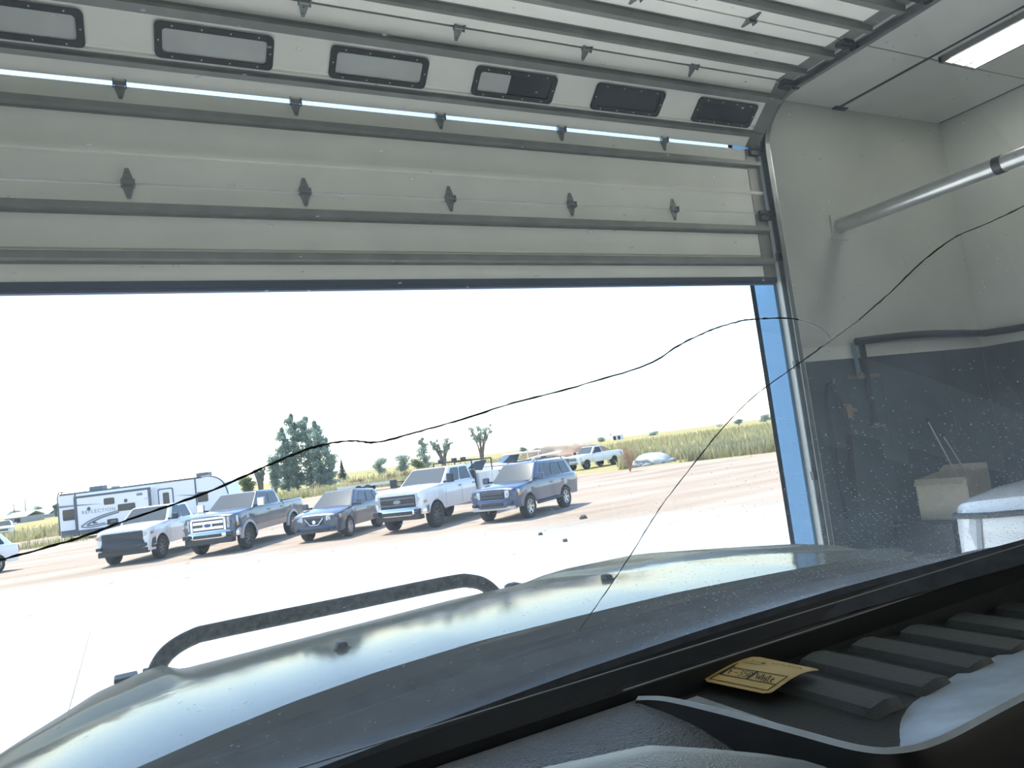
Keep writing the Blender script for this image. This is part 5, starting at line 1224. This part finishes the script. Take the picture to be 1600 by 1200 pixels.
# ------------------------------------------------------------------ yellow paper tag on the tray
M_TAG = mat('yellow_card', (.80, .56, .19), .5, noise=.06, nscale=20); M_INK = mat('black_ink', (.012, .012, .012), .6)
ZT = CAM.z - .327
c0, c1, c2, c3 = Vector((.637, .784, 0)), Vector((.653, .687, 0)), Vector((.735, .676, 0)), Vector((.727, .779, 0))     # bottom-left, bottom-right, top-right, top-left of the writing
def tg(u, v, off=0.0):       # u along the text, v up the card
    p = (c0*(1-u) + c1*u)*(1-v) + (c3*(1-u) + c2*u)*v
    p = p.copy(); p.z = ZT + .004 + .0065*math.sin(PI*min(1, v*1.0)**1.3)*(.5 + .5*u) + .010*v + off; return p
card = empty('paper_tag', (.70, .74, ZT)); CO = Vector((.70, .74, ZT))
def corner(u, v):      # rounded outline: pull corners in
    return u, v
def ctb(mb, name, m, parent=None):
    mb.v = [(x - CO.x, y - CO.y, z - CO.z) for x, y, z in mb.v]; return mb.build(name, m, parent or card)
n_ = 20; top_, bot_ = [], []
def uv(i, j):
    u, v = i/n_, j/n_
    def sq(a, b):   # round the corners by shrinking the ends of the edge rows
        e = min(b, 1 - b); s = .0 if e > .08 else (.08 - math.sqrt(max(0, .08**2 - (.08 - e)**2))); return s + a*(1 - 2*s)
    return sq(u, v), v
rows = [[tg(*uv(i, j)) for i in range(n_ + 1)] for j in range(n_ + 1)]; rows2 = [[p - Vector((0, 0, .0006)) for p in r_] for r_ in rows]
cm = MB().grid(rows); cm.grid(rows2); ctb(cm, 'card', M_TAG)
def ribbon(pts, w, mb):
    P3 = []
    for (u0, v0), (u1, v1) in zip(pts, pts[1:]):
        L3 = max(1, int(math.hypot(u1-u0, v1-v0)/.05)); P3 += [(u0 + (u1-u0)*k/L3, v0 + (v1-v0)*k/L3) for k in range(L3)]
    P3.append(pts[-1]); a_, b_ = [], []
    for i, (u, v) in enumerate(P3):
        du, dv = P3[min(len(P3)-1, i+1)][0] - P3[max(0, i-1)][0], P3[min(len(P3)-1, i+1)][1] - P3[max(0, i-1)][1]; l = math.hypot(du, dv) or 1
        a_.append(tg(u - dv/l*w/2, v + du/l*w/2, .0007)); b_.append(tg(u + dv/l*w/2, v - du/l*w/2, .0007))
    mb.grid([a_, b_])
bx_ = MB()
for q in ([(.07, .07), (.93, .07), (.93, .46), (.07, .46), (.07, .07)], [(.07, .23), (.93, .23)], [(.49, .23), (.49, .46)], [(.07, .46), (.07, .60)], [(.10, .66), (.34, .66), (.34, .80)]): ribbon(q, .016, bx_)
for k in range(3): ribbon([(.085 + k*.010, .23), (.085 + k*.010, .46)], .010, bx_); ribbon([(.488 + k*.010, .23), (.488 + k*.010, .46)], .010, bx_)
for k in range(4): ribbon([(.07, .48 + k*.012), (.10, .48 + k*.012)], .014, bx_)
ctb(bx_, 'printed_form', M_INK)
STROKES = {'F': [[(0, 0), (0, 1), (.7, 1)], [(0, .52), (.55, .55)]], '-': [[(0, .45), (.5, .47)]], '3': [[(0, .9), (.4, 1), (.6, .8), (.3, .55), (.6, .35), (.4, .02), (0, .1)]], '5': [[(.6, 1), (.1, 1), (.05, .6), (.4, .62), (.6, .35), (.4, .02), (0, .08)]],
           '0': [[(.3, 1), (.05, .7), (.08, .2), (.35, 0), (.6, .3), (.58, .75), (.3, 1)]], 'W': [[(0, 1), (.2, 0), (.42, .7), (.65, 0), (.9, 1)]], 'h': [[(0, 1.05), (0, 0)], [(0, .45), (.25, .6), (.4, .4), (.4, 0)]], 'i': [[(.05, .6), (.08, 0)], [(.06, .82), (.1, .86)]], 't': [[(.15, 1), (.12, .1), (.3, .02)], [(-.05, .68), (.4, .72)]], 'e': [[(0, .3), (.38, .38), (.3, .6), (.1, .58), (0, .25), (.15, 0), (.42, .1)]]}
def write(txt, u, v, h, asp, w, mb, sp_=.18):
    for ch in txt:
        if ch == ' ': u += .5*h*asp; continue
        mxw = max(p[0] for s in STROKES[ch] for p in s)
        for s in STROKES[ch]: ribbon([(u + (x - .75*y)*h*asp, v + y*h) for x, y in s], w, mb)
        u += (mxw + sp_)*h*asp
wr = MB(); write("F-350", .185, .27, .155, .56, .012, wr, .24); write("White", .600, .26, .160, .54, .012, wr, .20)
rnd = random.Random(2)
for (u0, u1, v) in ((.16, .42, .74), (.45, .88, .80)):        # scrawl that cannot be read in the photograph
    q = []; u = u0
    while u < u1: q.append((u, v + rnd.uniform(-.045, .05))); u += rnd.uniform(.012, .03)
    sc_ = MB(); ribbon(q, .012, sc_); ctb(sc_, 'scrawl', M_INK)
ctb(wr, 'handwriting', M_INK)
tag(card, 'yellow paper tag with black handwriting, curling up on the dash tray', 'tag')
